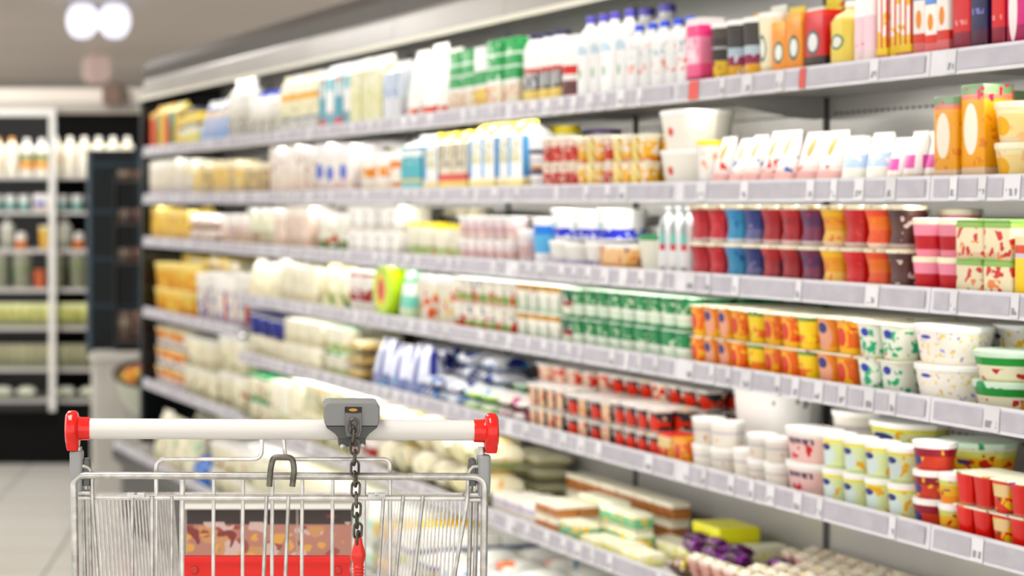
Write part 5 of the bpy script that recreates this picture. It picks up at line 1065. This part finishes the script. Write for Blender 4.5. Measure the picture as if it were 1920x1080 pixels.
# child seat back: seven wires from the rim, and the big hanger loop up to the handle
for i, x in enumerate((342, 401, 456, 511, 567, 624, 682)):
    cl('seat_wire', MB().tube([C(x, 898, .004), C(x-1, 1000, .010), C(x-2, 1500, .02)], (5.0 if i in (0, 6) else 3.6)*q, 10), m_bright)
cl('seat_hanger', MB().tube(rounded([C(490.5, 815, .0), C(491, 861, .0), C(293, 861, .006), C(291, 1500, .012)], 18*q, 7), 4.0*q, 12), m_bright)
cl('seat_hanger', MB().tube(rounded([C(531, 815, .0), C(535, 861, .0), C(731, 861, .006), C(730, 1500, .012)], 14*q, 7), 4.0*q, 12), m_bright)
cl('handle_clip', MB().tube(rounded([C(505, 912, -.020), C(507, 880, -.020), C(512, 857, -.018), C(548, 858, -.018), C(552, 880, -.020), C(548, 912, -.020)], 9*q, 6), 5.6*q, 12), m_hook)
# side hinges
for x, s in ((162, 1), (887, -1)):
    for yy, r_ in ((923, 5.5), (933, 4.2)):
        cl('hinge_pin', MB().tube([C(x-s*15, yy+(0 if s > 0 else 4), .0), C(x+s*15, yy+(1 if s > 0 else 4), .003)], r_*q, 10), m_bright)
    for dx, dy in ((-8, .01), (3, .02)):
        cl('side_upright', MB().tube([C(x+s*dx, 890, dy), C(x+s*(dx+8), 1200, dy), C(x+s*(dx+14), 1500, dy)], 4.4*q, 10), m_steel)
# basket sides, floor and front
def bas(sx, t, v):
    """sx -1/1 side, t 0 rear..1 front, v 0 top..1 bottom"""
    zc = ZC+.02+.78*t; hw = .232*(1-t)+.172*t; cx = C(523, 0).x*(1-t)+(-.009*3.28/2.478+ C(523, 0).x)*t
    top = 1.037*(1-t)+.925*t; bot = .56*(1-t)+.66*t
    hw *= (1-.13*v)
    cxx = (523-PX)/F*zc
    return Vector((cxx+sx*hw, zc, top*(1-v)+bot*v))
for sx in (-1, 1):
    mb = MB()
    for i in range(24):
        t = .03+.94*i/23; mb.tube([bas(sx, t, 0), bas(sx, t, 1)], .00125, 6)
    mb.tube([bas(sx, 0, 0), bas(sx, 1, 0)], .0032, 8); mb.tube([bas(sx, 0, 1), bas(sx, 1, 1)], .0032, 8); mb.tube([bas(sx, 0, .55), bas(sx, 1, .55)], .0026, 8)
    cl('side_grid', mb, m_bright)
mb = MB()
for i in range(1, 14):
    k = i/14*2-1
    a, b = bas(1, 1, 0), bas(1, 1, 1); ca, cb = bas(0, 1, 0), bas(0, 1, 1)
    mb.tube([ca+(a-ca)*k, cb+(b-cb)*k], .0017, 6)
mb.tube([bas(-1, 1, 0), bas(1, 1, 0)], .0034, 8); mb.tube([bas(-1, 1, 1), bas(1, 1, 1)], .0034, 8); mb.tube([bas(-1, 1, .5), bas(1, 1, .5)], .0026, 8)
cl('front_grid', mb, m_bright)
mb = MB()
for i in range(15):
    k = i/14*2-1; a, b = bas(0, 0, 1), bas(0, 1, 1); mb.tube([a+(bas(1, 0, 1)-a)*k, b+(bas(1, 1, 1)-b)*k], .002, 6)
for i in range(9): mb.tube([bas(-1, i/8, 1), bas(1, i/8, 1)], .002, 6)
cl('floor_grid', mb, m_bright)
# picture board on the basket front
ad = pr('meat_picture_print', [(0, (206, 180, 160)), (.56, (188, 140, 126)), (.86, (62, 56, 54)), (.99, (206, 206, 196))],
        blobs=[((206, 160, 120), 7, .40, 0, .85), ((160, 96, 88), 8, .38, 0, .86), ((214, 190, 182), 11, .32, 0, .88), ((226, 176, 110), 16, .3, 0, .8), ((136, 74, 70), 15, .3, 0, .93)], stripes=((176, 168, 160), 6, .03, 0, 1), rough=.4)
dz = 3.24-ZC
a, b = C(347, 945, dz), C(660, 1043, dz)
c0, c1 = C(347, 931, dz), C(660, 1160, dz)
cl('picture_board', MB().box(a.x, b.x, a.y-.004, a.y, C(0, 1220, dz).z, a.z), ad, cart, False)
cl('board_edge', MB().box(a.x-.002, b.x+.002, a.y-.010, a.y-.0045, C(0, 953, dz).z, C(0, 943, dz).z), mat('board_white_edge', (244, 246, 238), .3), cart, False)
cl('board_top', MB().box(a.x-.002, b.x+.002, a.y-.008, a.y-.0045, C(0, 942.5, dz).z, c0.z), mat('board_grey_top', (176, 172, 160), .4), cart, False)
dz2 = 2.78-ZC
a, b = C(345, 1043, dz2), C(656, 1180, dz2)
rp = MB().box(a.x, b.x, a.y, a.y+.006, b.z, a.z).box(a.x-.001, b.x+.001, a.y-.004, a.y+.010, a.z-.008, a.z)
red = cl('seat_flap', rp, mat('red_flap_plastic', (240, 24, 10), .4), cart, False)
for x in (365, 634):
    c = C(x, 1069, dz2); rv = MB().lathe([(.004, -.003), (.006, -.001), (.006, 0)], (c.x, c.y, c.z), 'y', 12); cl('rivet', rv, mat('red_flap_rivet', (206, 50, 40), .4), red)
# coin lock
lk = C(658, 785)
def lp(x, y): return ((x-658)*q, -(y-785)*q)
def prism(pts, y0, y1, bev=.002):
    n = len(pts); cx = sum(p[0] for p in pts)/n; cz = sum(p[1] for p in pts)/n
    def sh(p, s): return (cx+(p[0]-cx)*s, cz+(p[1]-cz)*s)
    V = []
    for yy, s in ((y0, .95), (y0+bev, 1), (y1-bev, 1), (y1, .95)):
        for p in pts: a_, b_ = sh(p, s); V.append((a_, yy, b_))
    Fc = [tuple(reversed(range(n))), tuple(range(3*n, 4*n))]
    for j in range(3):
        for k_ in range(n): a_, b_ = j*n+k_, j*n+(k_+1) % n; Fc.append((b_, a_, a_+n, b_+n))
    return V, [tuple(reversed(f)) for f in Fc]
def lock(pts, y0, y1, name, m, par=cart):
    V, Fc = prism([lp(*p) for p in pts], y0, y1); mb = MB().add([Vector(v)+lk for v in V], Fc)
    return cl(name, mb, m, par, False)
body = lock([(606, 758), (610, 752), (618, 750.5), (698, 750.5), (706, 752), (709.5, 758), (709, 786), (706, 793), (610, 793), (607, 786)], -.036, .03, 'coin_lock', m_lockg)
low = lock([(610, 793.5), (706, 793.5), (704, 797), (690, 808), (684, 816), (633, 816), (627, 808), (612, 797)], -.034, .028, 'lock_base', m_lockd, body)
low2 = lock([(633, 816.5), (684, 816.5), (684, 830), (680, 836), (670, 833), (647, 833), (638, 836), (634, 832)], -.026, .022, 'lock_foot', m_lockd, body)
lock([(645, 768), (676, 768), (676, 800), (672, 812), (648, 812), (645, 800)], -.0395, -.0355, 'lock_recess', mat('lock_recess_grey', (112, 113, 112), .45), body)
lock([(645, 757.5), (676, 757.5), (676, 767), (645, 767)], -.0385, -.0355, 'coin_slot', mat('slot_black', (18, 15, 12), .5), body)
cc = lk+Vector((lp(660, 762.5)[0], -.0375, lp(660, 762.5)[1]))
cl('coin', MB().lathe([(.0055, -.0025), (.0062, -.0018), (.0062, .001)], (cc.x, cc.y, cc.z), 'y', 20).xf(Matrix.Translation(cc) @ Matrix.Diagonal((.95, 1, .34, 1)) @ Matrix.Translation(-cc)), mat('gold_coin', (176, 130, 60), .3, .8), body)
for x, y in ((641, 832), (677, 831)):
    c = lk+Vector((lp(x, y)[0], -.027, lp(x, y)[1])); cl('rivet', MB().lathe([(.002, -.003), (.0036, -.002), (.0036, .002)], (c.x, c.y, c.z), 'y', 12), m_steel, body)
c = lk+Vector((lp(657, 796)[0], -.041, lp(657, 796)[1]))
cl('chain_bolt', MB().lathe([(.002, -.005), (.0048, -.003), (.005, .004)], (c.x, c.y, c.z), 'y', 14), m_dkmetal, body)
# chain
ch = empty('chain', (0, 0, 0)); ch.parent = cart
npts = 11; yy = 804.0
path = [(664, 800), (663, 818), (665, 838), (665, 858), (665.5, 878), (666, 898), (667, 917), (668, 937), (668.5, 956), (669.5, 976), (671, 995), (671.5, 1010)]
def stadium(L_, w_, n=8):
    r_ = w_/2; out = []
    for k_ in range(n+1): a_ = PI*k_/n; out.append((r_*math.cos(a_), (L_/2-r_)+r_*math.sin(a_)))
    for k_ in range(n+1): a_ = PI+PI*k_/n; out.append((r_*math.cos(a_), -(L_/2-r_)+r_*math.sin(a_)))
    return out
for i, (x, y) in enumerate(path):
    c = C(x, y, -.047); mb = MB(); ang = math.radians(14 if i % 2 == 0 else 78)+.1*math.sin(i*2.1)
    pts = [Vector((a_*math.cos(ang), a_*math.sin(ang), b_)) for a_, b_ in stadium(28*q, 15*q)]
    t = math.radians([0, 4, -3, 5, 0, -4, 3, -3, 4, -2, 3, 0][i]); Rm = Matrix.Rotation(t, 3, 'Y')
    mb.tube([Rm @ p_+c for p_ in pts], 2.5*q, 8, True)
    cl('chain_link', mb, m_dkmetal, ch)
# red key plug on the chain end
c = C(672, 1046, -.047)
kp = [(5*q, 38*q), (7*q, 36*q), (8*q, 26*q), (12*q, 14*q), (14*q, 6*q), (13*q, 0), (10*q, -9*q), (9.5*q, -14*q)]
for k_ in range(5): z_ = -15-k_*6; kp += [(10.5*q, z_*q), (10.5*q, (z_-3)*q), (8.8*q, (z_-4)*q), (8.8*q, (z_-5)*q)]
kp += [(13*q, -48*q), (14*q, -60*q), (8*q, -76*q), (2*q, -78*q)]
cl('key_plug', MB().lathe(kp, (c.x, c.y, c.z), 'z', 20), mat('key_red_plastic', (224, 44, 30), .3))
# lower chassis (below the frame of the photograph)
mb = MB()
for s in (-1, 1):
    a_ = C(523, 0).x
    mb.tube(rounded([Vector((a_+s*.25, ZC+.02, .93)), Vector((a_+s*.25, ZC+.04, .14)), Vector((a_+s*.19, ZC+.86, .14))], .05), .011, 12)
mb.tube([Vector((a_-.25, ZC+.04, .15)), Vector((a_+.25, ZC+.04, .15))], .009, 10); mb.tube([Vector((a_-.19, ZC+.86, .14)), Vector((a_+.19, ZC+.86, .14))], .009, 10)
for s in (-1, 1): mb.tube([bas(s*.8, .85, 1), Vector((a_+s*.21, ZC+.55, .14))], .009, 10)
cl('chassis', mb, m_steel)
for s in (-1, 1):
    for yy_, xw in ((ZC+.06, .25), (ZC+.82, .195)):
        c = Vector((a_+s*xw, yy_, .0)); fk = MB().box(c.x-.018, c.x-.014, c.y-.02, c.y+.02, .05, .13).box(c.x+.014, c.x+.018, c.y-.02, c.y+.02, .05, .13).box(c.x-.018, c.x+.018, c.y-.02, c.y+.02, .13, .137)
        f_ = cl('castor', fk, m_steel, cart, False)
        cl('wheel', MB().lathe([(.02, -.012), (.058, -.012), (.0615, -.008), (.0615, .008), (.058, .012), (.02, .012)], (c.x, c.y, .062), 'x', 28), mat('wheel_grey_rubber', (70, 70, 72), .6), f_)
